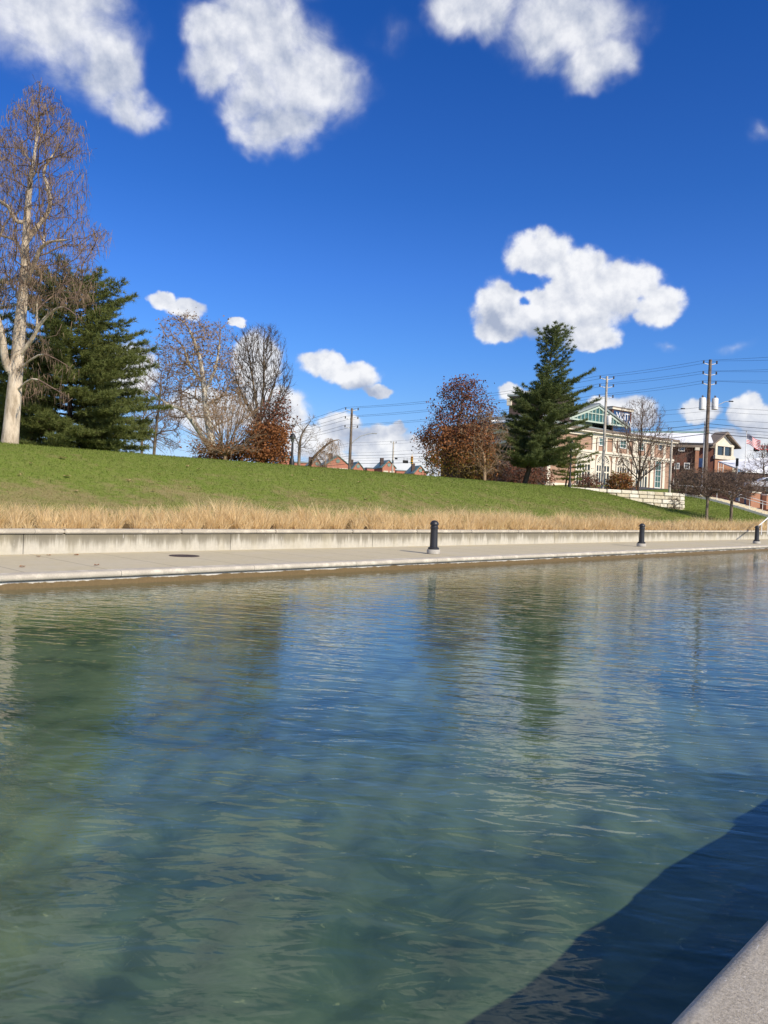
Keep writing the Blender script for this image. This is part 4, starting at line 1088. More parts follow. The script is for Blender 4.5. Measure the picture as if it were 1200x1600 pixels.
o = b.build('mural_panel', material('blue_green_panel', lambda t: bsdf(t, t.ramp(t.noise(t.pos(), .9, 4, .6), [(.38, (.012, .03, .10)), (.5, (.02, .06, .16)), (.6, (.02, .10, .04)), (.7, (.03, .05, .14))]), .5)), ob)
add_window(og, ob, og.u(1119), og.u(1127.5), og.z(1123, 740), og.z(1123, 721), 2, 2, .16, .3, M_glass)

# ---- far row of salmon brick houses with cream ground floors
def gable_house(px0, px1, pyk, pye, D, label, roofm=M_groof, chim=True):
    X0 = (px0-CX)/FPX*D; X1 = (px1-CX)/FPX*D
    wl = Wall((X0, D), (X1, D+.28*(X1-X0))); t = empty('gabled_house', wl.pt(wl.L/2, 5)); tag(t, label, 'house', 'distant salmon brick houses')
    zp = wl.z((px0+px1)/2, pyk); ze = wl.z((px0+px1)/2, pye); m_ = wl.L/2
    b = MB(); b.prism([wl.pt(0, 2, 0), wl.pt(wl.L, 2, 0), wl.pt(wl.L, ze, 0), wl.pt(m_, zp, 0), wl.pt(0, ze, 0)], -wl.n*10); b.build('wall', B_far, t)
    b = MB()
    for sg in (-1, 1):
        e1 = wl.pt(m_, zp+.05, .25); e2 = wl.pt(m_+sg*(m_+.4), ze-.15, .25); b.prism([e1, e2, e2+ZV*.22, e1+ZV*.22], -wl.n*10.6)
    b.build('roof', roofm, t)
    b = MB(); wl.box(b, .3, m_-.25, 4, ze-.9, .01, .12); wl.box(b, m_+.25, wl.L-.3, 4, ze-.9, .01, .12); b.build('cream_bay', M_cream, t)
    b = MB(); 
    c_ = wl.pt(m_, ze+(zp-ze)*.42, .02); ring = [c_+wl.t*(.55*cos(a))+ZV*(.55*sin(a)) for a in np.linspace(0, 2*pi, 15)[:-1]]
    b.prism(ring, wl.n*.08); b.build('round_vent', M_groof, t)
    if chim:
        b = MB(); wl.box(b, m_-1.9, m_-.9, ze, zp+.9, -4, -3); b.build('chimney', M_dbrick, t)
gable_house(508, 541.5, 712.5, 726, 210, 'nearest looking salmon brick gable with green roof, just left of the dark wooden pole')
gable_house(549, 565, 722, 733, 235, 'narrow salmon brick gable house just right of the dark wooden pole', chim=True)
gable_house(595, 615, 719.5, 731, 235, 'salmon brick gable house just left of the thin grey pole')
gable_house(482, 503, 718, 729, 225, 'salmon brick gable house behind the small leaning tree', M_sroof)
gable_house(436, 452, 708, 722, 215, 'salmon brick gable house peeping out beside the black globe lamp')
gable_house(645, 664, 728, 740, 240, 'low salmon brick gable house beside the rusty oak')
def terrace(px0, px1, pyt, D, label):
    X0 = (px0-CX)/FPX*D; X1 = (px1-CX)/FPX*D; wl = Wall((X0, D), (X1, D+.2*(X1-X0))); zt = wl.z((px0+px1)/2, pyt)
    t = empty('terrace_house', wl.pt(wl.L/2, 5)); tag(t, label, 'house', 'distant salmon brick houses')
    b = MB(); wl.box(b, 0, wl.L, 2, zt, -8, 0); b.build('wall', B_far, t)
    b = MB(); wl.box(b, -.2, wl.L+.2, zt+.003, zt+.3, -8.2, .2); b.build('roof', M_sroof, t)
    b = MB(); n_ = max(1, int(wl.L/4))
    for k in range(n_): wl.box(b, wl.L*(k+.15)/n_, wl.L*(k+.8)/n_, 4, zt-1.0, .01, .1)
    b.build('cream_bay', M_cream, t)
terrace(455, 481, 723, 235, 'flat salmon brick row left of the small leaning tree')
terrace(571, 594, 732, 250, 'flat salmon brick row between two gabled houses')
terrace(617, 646, 736, 250, 'flat salmon brick row behind the traffic light')
terrace(541, 550, 731, 245, 'small flat brick link between two gabled houses by the dark pole')

# ---- right edge: low dark building with pale sloping roof, church-like tower, post, car, crane, flag
lr = Wall((63.0, 135.0), (92.0, 150.0)); rb = empty('low_building', lr.pt(10, 4)); tag(rb, 'low dark building with a pale sloping metal roof at the right edge', 'building')
z1_ = lr.z(1160, 737); z2_ = lr.z(1200, 735)
b = MB(); lr.box(b, 0, 30, 3, z1_, -14, 0); b.build('wall', material('dark_grey_cladding', color=(.06, .06, .058), rough=.7), rb)
b = MB(); zz = lr.z(1200, 722)
b.prism([lr.pt(-1, z1_+.05, .8), lr.pt(30, z1_+.5, .8), lr.pt(30, zz+3.2, -9), lr.pt(4, zz+.3, -9)], -ZV*.2); b.build('roof', M_wroof, rb)
b = MB(); lr.box(b, -1, 30, z1_-.9, z1_-.15, .01, .5); b.build('beam', M_dbrick, rb)
tb = Wall((80.5, 170.0), (84.5, 170.5)); tt = empty('stone_tower', tb.pt(2, 4)); tag(tt, 'small ornate yellowish stone tower beside the brick office', 'tower')
u0, zt_ = tb.uz(1140.5, 729); u1 = tb.u(1150)
b = MB(); tb.box(b, u0, u1, 3, zt_, -3, 0); tb.box(b, u0-.15, u1+.15, zt_-1.6, zt_-1.3, .003, .2); b.build('wall', M_cream, tt)
b = MB()
for k in range(4):
    x = u0+(u1-u0)*(k+.5)/4; tb.box(b, x-.15, x+.15, zt_, zt_+.5+.4*(k % 2), -.6, 0)
b.build('battlement', M_cream, tt)
for k in range(2):
    x = u0+(u1-u0)*(k+.5)/2; add_window(tb, tt, x-.35, x+.35, zt_-3.6, zt_-1.9, 1, 2, .08, .04)
# thin post with dark top
def pole(label, name, px, py0, py1, d, r0, r1, mat, cat, parts=None, group=None, px1=None):
    g = at(px, d); top = P(px1 if px1 is not None else px+(py0-py1)*.04, py1, d); top = Vector((g.x+(top.x-g.x)*.25, g.y+(top.y-g.y)*.25, top.z))
    t = empty(name, g); tag(t, label, cat, group)
    b = MB(); b.tube([g-ZV*.3, g.lerp(top, .5), top], [r0, (r0+r1)/2, r1], 12); b.build('shaft', mat, t, True)
    return t, g, top
M_galv = material('grey_metal', color=(.42, .43, .43), rough=.5, var=.12)
M_blk = material('black_paint', color=(.018, .018, .018), rough=.5, var=.2)
t, g, top = pole('thin grey post with a dark narrow head beside the stone tower', 'signal_post', 1150, 770, 728, 95, .14, .12, M_galv, 'post')
b = MB(); b.box(top+ZV*.45, (.28, .28, 1.0), None, .04); b.build('head', M_blk, t)
# flag
t, g, top = pole('slim white flagpole at the right edge', 'flagpole', 1163, 740, 675, 140, .10, .05, M_white, 'flagpole')
b = MB(); b.lathe(top, [(.12, 0), (.14, .12), (.02, .26)], 10); b.build('finial', M_galv, t)
def f_flag(t_):
    uv = t_.n('ShaderNodeUVMap').outputs[0]; x, y, _ = t_.xyz(uv)
    s = t_.math('GREATER_THAN', t_.math('FRACT', t_.math('MULTIPLY', y, 6.5)), .5)
    c = t_.mix(s, (.50, .03, .04), (.75, .74, .74))
    can = t_.math('MULTIPLY', t_.math('LESS_THAN', x, .4), t_.math('GREATER_THAN', y, .4615))
    stx = t_.n('ShaderNodeTexVoronoi', {'Vector': t_.vec('MULTIPLY', uv, (26, 16, 1)).outputs[0], 'Scale': 1.0, 'Randomness': .0}).outputs['Distance']
    cc = t_.mix(t_.math('LESS_THAN', stx, .26), (.01, .018, .07), (.7, .7, .72))
    return bsdf(t_, t_.mix(can, c, cc), .8)
nx, ny = 24, 12; V = []; F = []; UVs = []
fl0 = top-ZV*.35; wdir = (Rh*.97+Fh*.1).normalized(); fw_, fh_ = 2.9, 1.75
for i in range(nx+1):
    for j in range(ny+1):
        a = i/nx; b_ = j/ny
        q = fl0+wdir*(fw_*a*(.93))-ZV*(fh_*(1-b_))-ZV*(1.25*a**1.3)+Fh*(.22*sin(a*9+b_*1.5)*a**.5)+ZV*.10*sin(a*8)
        V.append(q); UVs.append((a, b_))
for i in range(nx):
    for j in range(ny): k = i*(ny+1)+j; F.append((k, k+ny+1, k+ny+2, k+1))
fo = mesh_obj('flag', V, F, material('flag_cloth', f_flag), None, True)
uvl = fo.data.uv_layers.new(name='UVMap')
for lp in fo.data.loops: uvl.data[lp.index].uv = UVs[lp.vertex_index]
md = fo.modifiers.new('thick', 'SOLIDIFY'); md.thickness = .012
tag(fo, 'American flag of red and white stripes and blue canton flying in the wind', 'flag')
# far red crane
cg = cw(113, 230, 4); t = empty('tower_crane', cg); tag(t, 'distant red and white crane poking above the bare trees at the right edge', 'crane')
def ct(px, py): return P(px, py, 230)
M_red = material('red_paint', color=(.5, .06, .05), rough=.5); 
b = MB(); m0 = ct(1196, 740); m1 = ct(1197.5, 693)
for dx in (-.8, .8):
    for dy in (-.8, .8): b.tube([m0+Rh*dx+Fh*dy, m1+Rh*dx+Fh*dy], .16, 5)
n_ = 10
for k in range(n_):
    a = m0.lerp(m1, k/n_); c = m0.lerp(m1, (k+1)/n_); b.tube([a-Rh*.8, c+Rh*.8], .1, 4); b.tube([a+Rh*.8, c-Rh*.8], .1, 4)
b.build('mast', M_galv, t)
b = MB(); j0 = ct(1179, 700); j1 = ct(1240, 702)
for off in (ZV*.7, -ZV*.4+Fh*.6, -ZV*.4-Fh*.6): b.tube([j0+off, j1+off], .15, 5)
for k in range(14): a = j0.lerp(j1, k/14); c = j0.lerp(j1, (k+1)/14); b.tube([a-ZV*.4, (a+c)/2+ZV*.7], .1, 4); b.tube([(a+c)/2+ZV*.7, c-ZV*.4], .1, 4)
b.build('jib', M_red, t)
b = MB(); b.box(j0+Rh*.6-ZV*.4, (1.6, 1.2, 1.1), None, .1); b.build('counterweight', M_blk, t)
b = MB(); b.box(m1-ZV*1.9+Rh*1.4, (1.8, 1.6, 1.8), None, .15); b.build('cab', M_red, t)

# white car on the street
g = at(1199, 86); car = empty('parked_car', g, atan2(Rh.y, Rh.x)-.15); tag(car, 'white car with dark windows parked on the street at the right edge', 'car')
ax = (Vector((cos(car.rotation_euler.z), sin(car.rotation_euler.z), 0)), Vector((-sin(car.rotation_euler.z), cos(car.rotation_euler.z), 0)), ZV)
def cp(x, y, z): return g+ax[0]*x+ax[1]*y+ZV*z
zz0 = .25
side = [(-2.3, .35), (-2.28, .75), (-1.95, .88), (-1.2, .95), (-.45, 1.42), (.9, 1.45), (1.75, 1.02), (2.2, .95), (2.3, .5), (2.25, .35)]
b = MB(); b.prism([cp(x, -.88, z+zz0-.1) for x, z in side], ax[1]*1.76); ob_ = b.build('body', material('white_car_paint', color=(.78, .79, .8), rough=.25, var=.03, spec=.7), car)
md = ob_.modifiers.new('b', 'BEVEL'); md.width = .07; md.segments = 3
for y in (-.893, .873):
    b = MB(); b.prism([cp(x, y, z+zz0-.1) for x, z in [(-1.0, .98), (-.40, 1.36), (.82, 1.38), (1.45, 1.04), (1.3, .98)]], ax[1]*.02); b.build('side_window', M_glass, car)
for x in (-1.45, 1.4):
    for y in (-.93, .70):
        b = MB(); b.tube([cp(x, y, .33), cp(x, y+.23, .33)], .33, 20); w_ = b.build('wheel', M_blk, car)
        b = MB(); b.tube([cp(x, y-.012, .33), cp(x, y+.242, .33)], .2, 14); b.build('rim', M_galv, w_)
b = MB(); b.box(cp(-2.29, -.6, .72), (.06, .3, .14), ax, .02); b.build('headlight', M_glass, car)
b = MB(); b.box(cp(-2.29, .6, .72), (.06, .3, .14), ax, .02); b.build('headlight', M_glass, car)

# street and pavement beyond the hill
def strip(name, v0, v1, dz, mat, u0=20, u1=300, un=281):
    sheet(name, np.linspace(u0, u1, un), np.linspace(v0, v1, 6), lambda a, c: hgt(a, c)+dz, mat)
strip('street', 44, 52, .03, M_asph, 84)
b = MB()

# ------------------------------------------------------------------ stone terrace wall
us_ = np.linspace(0, 1, 40)
A_ = Vector((TW0[0], TW0[1], 0)); B_ = Vector((TW1[0], TW1[1], 0)); tv = (B_-A_).normalized(); nv = Vector((tv.y, -tv.x, 0)); 
if nv.dot(EYE-A_) < 0: nv = -nv
Lw = (B_-A_).length; ztw = 3.12
stw = empty('stone_wall', (A_+B_)/2+ZV*2); tag(stw, 'low retaining wall of rough pale limestone blocks in front of the brick hall', 'wall')
V = []; F = []; hu = []
b = MB(); hl = []
def stones(o, t_, n_, L, z0, z1, depth):
    z = z1; row = 0
    while z > z0:
        hr = random.uniform(.27, .38); x = -random.uniform(0, .6) if row else 0
        while x < L:
            l = random.uniform(.6, 1.5); x1 = min(x+l, L); xa = max(x, 0)
            if x1-xa > .12:
                c0 = len(b.V); off = random.uniform(-.05, .05)
                b.box(o+t_*((xa+x1)/2)+n_*(off-depth/2)+ZV*(z-hr/2), (x1-xa-.035, depth, hr-.03), (t_, n_, ZV), .035)
                hl.extend([random.random()]*(len(b.V)-c0))
            x += l
        z -= hr; row += 1
stones(A_, tv, nv, Lw, 1.1, ztw, .55)
endn = tv; stones(B_-nv*.6, -nv, tv, 2.2, 1.1, ztw, .5)
o = b.build('stone_courses', M_stone, stw)
a = o.data.attributes.new('hue', 'FLOAT', 'POINT'); a.data.foreach_set('value', np.array(hl, dtype=np.float32))
b = MB(); b.prism([A_-nv*.14+ZV*1, B_-nv*.14-tv*.1+ZV*1, B_-nv*.5-tv*.1+ZV*1, A_-nv*.5+ZV*1], ZV*2.0); b.build('mortar_core', M_droof, stw)
b = MB(); b.prism([A_-nv*.5+ZV*1, B_-nv*.5-tv*.3+ZV*1, B_-nv*2.2-tv*.3+ZV*1, A_-nv*1.6+ZV*1], ZV*2.07); b.build('backfill', M_lawn, stw)

# ------------------------------------------------------------------ stairs, stringers, rails
US = 71.4
stair = empty('stairs', (US+1.7, 24, 1)); tag(stair, 'concrete stairs with pale side walls climbing the bank at the right', 'stairs')
def stringer(u0, u1, nm):
    b = MB(); pts = np.linspace(18.2, 31.5, 28)
    for k in range(27):
        v0, v1 = pts[k], pts[k+1]; za, zb_ = H(60 if 0 else 71, v0)+.22, H(71, v1)+.22
        b.add([(u0, v0, -.2), (u1, v0, -.2), (u1, v1, -.2), (u0, v1, -.2), (u0, v0, za), (u1, v0, za), (u1, v1, zb_), (u0, v1, zb_)], [(0, 3, 2, 1), (4, 5, 6, 7), (0, 1, 5, 4), (2, 3, 7, 6), (0, 4, 7, 3), (1, 2, 6, 5)])
    b.build(nm, M_lime, stair)
stringer(US-.2, US+.1, 'side_wall'); stringer(US+3.2, US+3.5, 'side_wall')
b = MB(); v = 18.3; 
for k in range(26):
    b.box((US+1.65, v+.25, H(71, v+.25)-.25), (3.08, .51, .9)); v += .5
b.build('steps', M_path, stair)
for uo in (US-.05, US+3.35):
    b = MB(); rp = [Vector((uo, v, H(71, v)+1.05)) for v in np.linspace(18.6, 31, 14)]
    b.tube(rp, .028, 6)
    for q in rp[::3]: b.tube([q-ZV*.85, q], .024, 6)
    b.build('handrail', M_white, stair)
# low brick bank wall beyond the stairs
b = MB(); 
bw_ = empty('brick_planter_wall', (US+8, 26.5, 2)); tag(bw_, 'reddish brick planter wall stepping down beside the stairs', 'wall')
pts = np.linspace(US+4, US+22, 8)
for k in range(7):
    z_ = 3.7-.16*k; b.box(((pts[k]+pts[k+1])/2, 25.8-.55*k, z_-1), (pts[1]-pts[0]-.01, .4, 2))
b.build('wall', B_or, bw_)
b = MB()
for k in range(7):
    z_ = 3.7-.16*k; b.box(((pts[k]+pts[k+1])/2, 25.8-.55*k, z_+.065), (pts[1]-pts[0]-.01, .55, .12))
b.build('coping', M_lime, bw_)
for (px, py, dd_, lab) in ((1166, 789, 74, 'squat blue-grey bollard light at the head of the stairs'), (1152, 790, 76, 'second blue-grey bollard light, behind the twiggy tree')):
    q = P(px, py, dd_); g = Vector((q.x, q.y, H(q.x, q.y)))
    t = empty('light_post', g); tag(t, lab, 'light post')
    b = MB(); b.box(g+ZV*.5, (.32, .32, 1.4), None, .03); b.build('post', material('blue_grey_paint', color=(.22, .26, .30), rough=.5), t)
    b = MB(); b.box(g+ZV*1.26, (.38, .38, .1), None, .02); b.build('cap', M_galv, t)
# white ramp rail beside the last bollard
q0 = P(1186, 821, 47); q1 = P(1200, 809, 49); q2 = q1+(q1-q0)*1.5
t = empty('ramp_rail', q0-ZV*.3); tag(t, 'short white sloping handrail rising behind the last bollard', 'handrail')
b = MB(); b.tube([q0, q1, q2], .035, 8)
b.build('rail', M_white, t); 
for q in (q0.lerp(q1, .3), q1, q2):
    b = MB(); b.tube([Vector((q.x, q.y, H(q.x, q.y)-.1)), q], .028, 8); b.build('post', M_white, t)

# ------------------------------------------------------------------ lamps
M_globe = material('smoked_globe', color=(.10, .10, .10), rough=.12, spec=.8, var=.1)
def lamp(label, px, d, pyt, rg, shape):
    g = at(px, d); zt = P(px, pyt, d).z
    t = empty('street_lamp', g); tag(t, label, 'lamp', 'black park lamps')
    h = zt-g.z
    b = MB(); b.lathe((g.x, g.y, g.z-.1), [(.14, 0), (.14, .35), (.10, .5), (.065, .65), (.055, h-rg*2.2)], 16); b.build('post', M_blk, t, True)
    c = Vector((g.x, g.y, zt-rg))
    b = MB(); b.lathe((c.x, c.y, c.z-rg), [(.07, -.12), (.10, 0)]+[(rg*sin(a), rg-rg*cos(a)) for a in np.linspace(.35, pi-.15, 12)], 20); b.build('globe', M_globe, t, True)
    b = MB(); b.lathe((c.x, c.y, c.z), [(rg*1.03, -.02), (rg*1.06, .03), (rg*.9, rg*.5), (.05, rg*1.12), (.02, rg*1.3)], 20); b.build('cap', M_blk, t, True)
lamp('black park lamp with round globe beside the orange-leaved oak', 454.5, crest_d(454, 31.2), 678, .15, 0)
lamp('black park lamp in front of the small bright pine', 890, crest_d(890, 30.2), 689, .17, 0)
# ------------------------------------------------------------------ utility poles and wires
K_pole = mat_bark('weathered_pole', (.11, .085, .065), (.24, .19, .15), 5)
K_pole2 = mat_bark('pale_weathered_pole', (.34, .30, .25), (.60, .56, .49), 4)
M_ins = material('glazed_insulator', color=(.10, .09, .085), rough=.3)
def lean(px, py, py1): return px+(py-py1)*math.tan(ROLL)
def upole(label, px, pyt, d, r, mat, tiers, trans=(), armw=.75):
    g = at(px, d); zt = P(px, pyt, d).z; gg = Vector((P(px, pyt, d).x, P(px, pyt, d).y, g.z))
    t = empty('utility_pole', gg); tag(t, label, 'utility pole')
    b = MB(); b.tube([gg-ZV*.5, gg+ZV*(zt-g.z)*.5, Vector((gg.x, gg.y, zt))], [r, r*.88, r*.72], 14); b.build('shaft', mat, t, True)
    pts = []
    for z in tiers:
        zz_ = zt-z
        for sg in (-1, 1):
            a = Vector((gg.x, gg.y, zz_)); e = a+Rh*sg*armw+ZV*.18
            b = MB(); b.tube([a, e], .035, 6); b.build('bracket', M_white, t)
            b = MB(); b.lathe((e.x, e.y, e.z-.05), [(.05, 0), (.11, .05), (.05, .1), (.11, .15), (.05, .2), (.10, .25), (.04, .32)], 10); b.build('insulator', M_ins, t)
            pts.append(e+ZV*.27)
    for (dx, z, s) in trans:
        c = Vector((gg.x, gg.y, zt-z))+Rh*dx
        b = MB(); b.lathe((c.x, c.y, c.z-.62*s), [(.30*s, 0), (.33*s, .04), (.33*s, 1.15*s), (.27*s, 1.24*s)], 18); tr_ = b.build('transformer', M_white, t, True)
        b = MB()
        for q in (-.12, .12): b.lathe((c.x+q, c.y, c.z+.60*s), [(.045, 0), (.06, .08), (.03, .28)], 8)
        b.build('bushing', M_ins, tr_)
    return t, gg, zt, pts
tA, gA, zA, pA = upole('dark brown wooden pole standing alone above the salmon houses', 550, 638, 105, .21, K_pole, (.35, 1.55, 2.75), armw=.85)
tB, gB, zB, pB = upole('pale weathered wooden pole in front of the glazed gable', 948.5, 588, 86, .17, K_pole2, (.4, 1.3, 2.5), [(.42, 4.9, .85)])
tC, gC, zC, pC = upole('tall dark wooden pole with two white transformers', 1110, 562, 80, .215, K_pole, (.55, 1.65, 2.65), [(-.62, 4.6, 1.02), (.68, 4.55, .96)], armw=.68)
tD, gD, zD, pD = upole('thin grey wooden pole beside the traffic light', 615, 690, 150, .19, K_pole2, (.4,), armw=.5)
# conduit on the tall pole
b = MB(); b.tube([gC-Rh*.32-Fh*.1, Vector((gC.x, gC.y, zC-6.4))-Rh*.32-Fh*.1], .06, 8); b.build('conduit', M_galv, tC)
def span(b, p0, p1, sag, r, n=14):
    b.tube([p0.lerp(p1, k/n)-ZV*sag*4*(k/n)*(1-k/n) for k in range(n+1)], r*.72, 4, False)
M_wire = material('black_wire', color=(.02, .02, .022), rough=.6)
outR = lambda py, px=1330, d=68: P(px, py, d)
outL = lambda py, px=330, d=150: P(px, py, d)
names = ['top left', 'top right', 'middle left', 'middle right', 'bottom left', 'bottom right']
farL = [outL(y) for y in (694, 693, 702, 700, 710, 708)]
rightp = [outR(y) for y in (548, 557, 571, 577, 592, 600)]
order = ['uppermost', 'second', 'third', 'fourth', 'fifth', 'sixth']
for k in range(6):
    b = MB(); span(b, farL[k], pA[k], .5, .028); span(b, pA[k], pB[k], .55, .024); span(b, pB[k], pC[k], .12, .020); span(b, pC[k], rightp[k], .1, .018)
    tag(b.build('power_line', M_wire), f'thin black power wire, {order[k]} from the top where it meets the tall pole', 'power line', 'power wires between the wooden poles')
low = [(626+9, .022, 635.5), (642, .018, 641), (654, .022, 651), (662, .04, 661.5), (667.5, .03, 666), (672.5, .025, 670), (677, .055, 676)]
for k, (pyc, r, pyB) in enumerate(low):
    pc = P(1107.5, pyc, 79.6); pb = P(946, pyB+8+k*1.0, 86.2); pa = P(549, 700+k*4.0-(8 if k < 2 else 0), 104.7)
    e = P(1330, pyc+(9 if k < 3 else 13), 68)
    b = MB(); span(b, P(380, 716+k*2.5, 150), pa, .4, r*.8); span(b, pa, pb, .7, r*.8); span(b, pb, pc, .2, r); span(b, pc, e, .15, r)
    tag(b.build('cable', M_wire), f'{order[k] if k < 6 else "lowest and thickest"} black cable of the bundle strung below the transformers', 'cable', 'cables strung below the transformers')
# cobra-head street lights
def cobra(label, pts, d, r, rad0, parent_px=None):
    W3 = [P(a, c, d) for a, c in pts]; g = Vector((W3[0].x, W3[0].y, H(W3[0].x, W3[0].y)))
    t = empty('street_light', g); tag(t, label, 'street light')
    b = MB(); b.tube([g-ZV*.2, Vector((g.x, g.y, W3[0].z))]+W3[1:], [rad0]*2+[r]*(len(W3)-1), 10); b.build('mast', M_galv, t, True)
    e = W3[-1]; b = MB(); b.box(e+Rh*.25-ZV*.02, (.75, .26, .14), (Rh, Fh, ZV), .05); b.build('lamp_head', M_galv, t, True)
cobra('white curved-arm street light rising beside the lone dark wooden pole', [(546, 700), (547.5, 696), (552, 690), (562, 682), (575, 678), (583, 677)], 112, .06, .09)
W3 = [P(a, c, 80) for a, c in [(1112, 640), (1120, 634), (1132, 628), (1140, 627)]]
t = empty('street_light', W3[0]); tag(t, 'thin street light arm reaching right from the tall transformer pole', 'street light')
b = MB(); b.tube(W3, .035, 8); b.build('arm', M_galv, t, True); b = MB(); b.box(W3[-1]+Rh*.15, (.5, .2, .11), (Rh, Fh, ZV), .04); b.build('lamp_head', M_blk, t)
# tall thin galvanised mast in front of the hall corner
t, g, top = pole('tall thin pale metal mast in front of the hall corner', 'metal_mast', 1046.5, 775, 690, 72, .11, .08, K_pole2, 'mast')
b = MB(); b.lathe((top.x, top.y, top.z), [(.10, 0), (.11, .06), (.02, .14)], 10); b.build('cap', M_galv, t)
# traffic light on its span wire
a0 = P(616, 715, 149.5); a1 = P(720, 712, 140); b = MB(); span(b, a0, a1, .3, .04); tag(b.build('span_wire', M_wire), 'span wire carrying the traffic light away from the thin grey pole', 'cable')
M_yel = material('yellow_paint', color=(.75, .42, .02), rough=.5)
def signal(px, py, d, s, label):
    c = P(px, py, d); t = empty('traffic_light', c); tag(t, label, 'traffic light', 'yellow traffic lights on the span wire')
    b = MB(); b.box(c, (.36*s, .36*s, 1.15*s), (Rh, Fh, ZV), .04); b.tube([c+ZV*.55*s, c+ZV*.95*s], .04, 6); b.build('housing', M_yel, t)
    for k, col_ in enumerate(((.25, .03, .02), (.35, .2, .02), (.02, .2, .08))):
        z_ = (.36-.36*k)*s; p0 = c+ZV*z_-Fh*.19*s
        b = MB(); b.tube([p0, p0-Fh*.04], .13*s, 14); b.build('lens', material('signal_lens', color=col_, rough=.3), t)
        b = MB(); ring = [p0+Rh*(.16*s*cos(a_))+ZV*(.16*s*sin(a_)) for a_ in np.linspace(0, pi, 9)]; r2 = [p0+Rh*(.14*s*cos(a_))+ZV*(.14*s*sin(a_)) for a_ in np.linspace(pi, 0, 9)]
        b.prism(ring+r2, -Fh*.18*s); b.build('visor', M_yel, t)
signal(643.5, 719, 148, 1.25, 'yellow traffic light hanging in full view left of the rusty oak')
signal(678, 717.5, 147, 1.1, 'yellow traffic light half hidden in the edge of the rusty oak')
c = P(633.5, 721.5, 148.5); b = MB(); b.box(c, (1.05, .06, .58), (Rh, Fh, ZV), .02); b.tube([c+ZV*.29+Rh*.3, c+ZV*.8+Rh*.3], .03, 6); b.tube([c+ZV*.29-Rh*.3, c+ZV*.8-Rh*.3], .03, 6)
tag(b.build('street_sign', M_blk), 'dark rectangular sign hanging beside the yellow traffic light', 'sign')
c = P(619, 716.5, 149.2); b = MB(); b.box(c, (.55, .3, .32), (Rh, Fh, ZV), .05); tag(b.build('signal_box', M_blk), 'small black box on the wire beside the thin grey pole', 'box')
c = P(1067, 638.5, 81); b = MB(); b.tube([c-Rh*.22, c+Rh*.22], .06, 8); tag(b.build('splice_case', M_blk), 'black splice case clipped on the wire left of the tall pole', 'splice case')

# ------------------------------------------------------------------ fallen leaves on the lawn
lm = mat_leaf('fallen_leaf', (.42, .22, .10), (.75, .55, .36), .1, 5)
def leafshape(c, s, a):
    n_ = 14; V = [c+ZV*.012]; 
    for k in range(n_):
        r_ = s*(.5+.22*(k % 2))*(1 if k else 1.2); th = a+2*pi*k/n_
        V.append(c+Vector((cos(th)*r_, sin(th)*r_, .004+.03*random.random())))
    F = [(0, 1+k, 1+(k+1) % n_) for k in range(n_)]
    return V, F
spots = [(98, 718.5, .22), (190, 719.5, .10), (49, 727.5, .11), (105, 747, .2), (249, 743.5, .13), (201, 753, .13), (293, 730.5, .1), (296, 765, .12), (293, 731, .1), (311, 735.5, .14), (488, 752, .13), (562, 755, .15), (631, 762, .15), (684, 772, .2), (573, 782, .16), (760, 745 + 22, .15), (750, 767, .14), (761, 791, .16), (804, 771, .16), (828, 779, .13), (455, 745, .12), (372, 727 + 4, .12), (929, 780, .14), (120, 770, .12), (240, 770, .12), (880, 787, .14), (700, 786, .14), (30, 745, .1)]
for (px, py, s_) in spots:
    g = ground_at(px, py, 12, 60)
    if g is None: continue
    V, F = leafshape(g+ZV*.055, s_*.95, random.uniform(0, 6))
    o = mesh_obj('fallen_leaf', V, F, lm)
    tag(o, 'largest orange-tan leaf on the lawn, just below the tall pale trunk' if px == 98 else 'pale tan leaf lying on the sloping green lawn', 'leaf', 'fallen leaves scattered on the lawn')
for (px, py) in ((35, 886), (151, 883.5), (119, 867.5), (76, 868), (60, 870), (626, 853.5)):
    r = ray(px, py); q = EYE+r*((-1.5+.003)/r.z); V, F = leafshape(q, .08, random.uniform(0, 6)); o = mesh_obj('fallen_leaf', V, F, L_or)
    tag(o, 'small red-brown leaf lying on the far concrete path', 'leaf', 'fallen leaves on the path')

# ------------------------------------------------------------------ shrubs around the hall and stairs
def shrub(label, px, d, rows, n, bark, leaves=None, twl=.4, tww=.016, name='shrub', twigs=5):
    g = at(px, d); cy = rows[-1][0]
    bare_tree(label, 'shrub', g, [('t', None, [(px, cy+2), (px, cy-2)], [.06, .05])], rows, n, d, bark, bf=.25, seg=.25, twigs=twigs, twl=twl, tww=tww, tip=.008, leaves=leaves, name=name, up=.2, upt=.6)
shrub('rounded orange-brown leafy shrub under the arched windows', 968, crest_d(968, 34), [(740, 958, 980), (747, 948, 988), (757, 945, 992), (766, 945, 992)], 240, K_dark, [(1700, .16, L_or, None, .2), (700, .16, L_ol, None, .2)])
shrub('pinkish brown shrub left of the pale weathered pole', 922, crest_d(922, 34), [(742, 905, 935), (752, 898, 940), (764, 898, 940)], 220, K_twig, [(900, .14, L_rb, None, .25)])
shrub('red-brown thicket seen beneath the tall pine', 808, crest_d(808, 38), [(722, 775, 850), (735, 765, 862), (758, 765, 865)], 380, K_twig, [(3000, .17, L_rb, None, .3)])
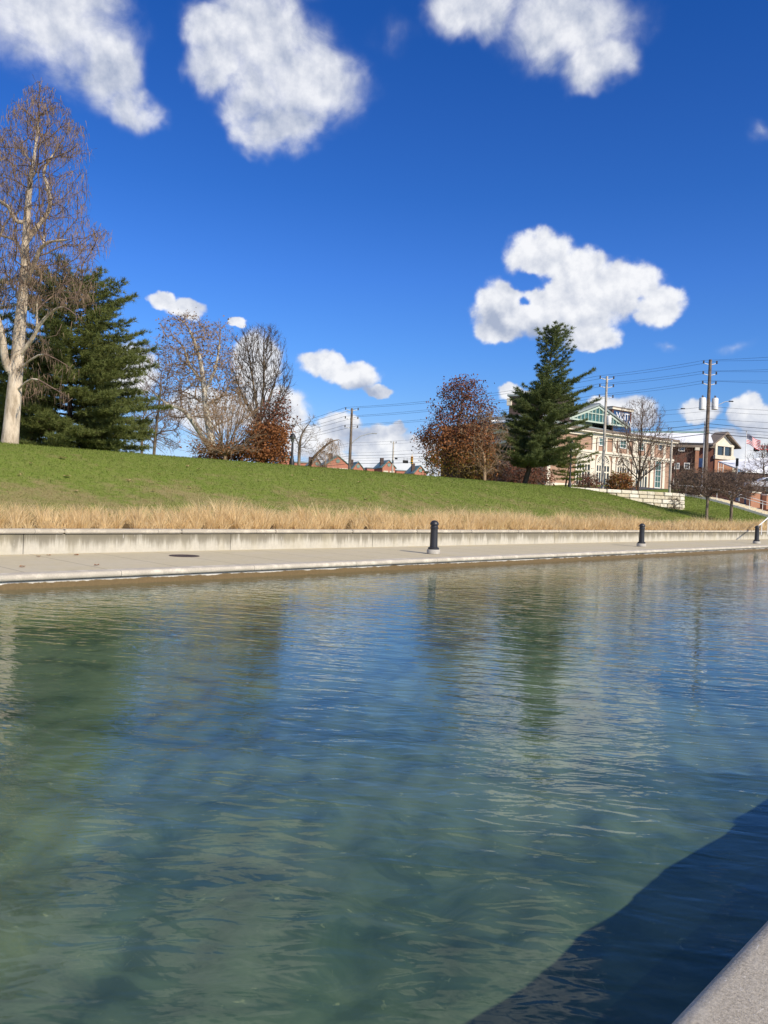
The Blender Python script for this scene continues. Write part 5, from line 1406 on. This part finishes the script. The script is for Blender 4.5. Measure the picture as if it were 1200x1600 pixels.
shrub('rusty undergrowth between the oak and the bare tree', 742, crest_d(742, 36), [(715, 725, 775), (730, 715, 790), (752, 715, 790)], 300, K_twig, [(2000, .16, L_or, None, .3)])
shrub('dark twiggy hedge at the end of the stone wall', 1062, 76, [(748, 1052, 1080), (758, 1048, 1092), (772, 1046, 1100)], 420, K_dark, None, .4, .02, 'hedge', 6)
shrub('dark twiggy shrubs above the stairs behind the twiggy trees', 1120, 84, [(752, 1095, 1150), (762, 1085, 1165), (780, 1085, 1165)], 480, K_dark, None, .45, .022, 'hedge', 6)
shrub('brown bushes at the right edge above the brick planter wall', 1185, 80, [(752, 1170, 1240), (765, 1160, 1240), (790, 1160, 1240)], 480, K_dark, [(500, .12, L_dry, None, .3)], .45, .022, 'hedge', 6)
shrub('dark shrub draped against the end of the stone wall', 1054, 61.5, [(775, 1045, 1062), (785, 1040, 1066), (797, 1040, 1066)], 130, K_dark, None, .3, .015)
g = at(1190, 95)
bare_tree('bare grey tree beneath the flag at the right edge', 'tree', g, [('t', None, [(1194, 780), (1194, 750), (1193, 725)], [.16, .12, .06])], [(695, 1180, 1215), (710, 1165, 1235), (730, 1155, 1240), (750, 1165, 1235)], 330, 95, K_grey, bf=.5, twigs=4, twl=.7, tww=.018, tip=.012, twigmat=K_twig)
g = at(1058, 90)
bare_tree('bare tree with fine brown twigs in front of the office', 'tree', g, [('t', None, [(1056, 790), (1056, 750), (1056, 715)], [.13, .10, .05])], [(688, 1050, 1072), (700, 1040, 1084), (720, 1036, 1090), (745, 1040, 1088)], 260, 90, K_grey, bf=.6, twigs=4, twl=.6, tww=.016, tip=.010, up=.3, twigmat=K_twig)
g = at(206, crest_d(206, 46))
bare_tree('distant grey bare tree crowns behind the big pine and sycamore', 'tree', at(222, 60), [('t', None, [(222, 720), (222, 660)], [.14, .08])], [(585, 205, 245), (610, 195, 262), (660, 195, 280), (700, 200, 280)], 300, 60, K_grey, bf=.4, twigs=5, twl=.7, tww=.018, tip=.011, twigmat=K_twig)
b = MB()
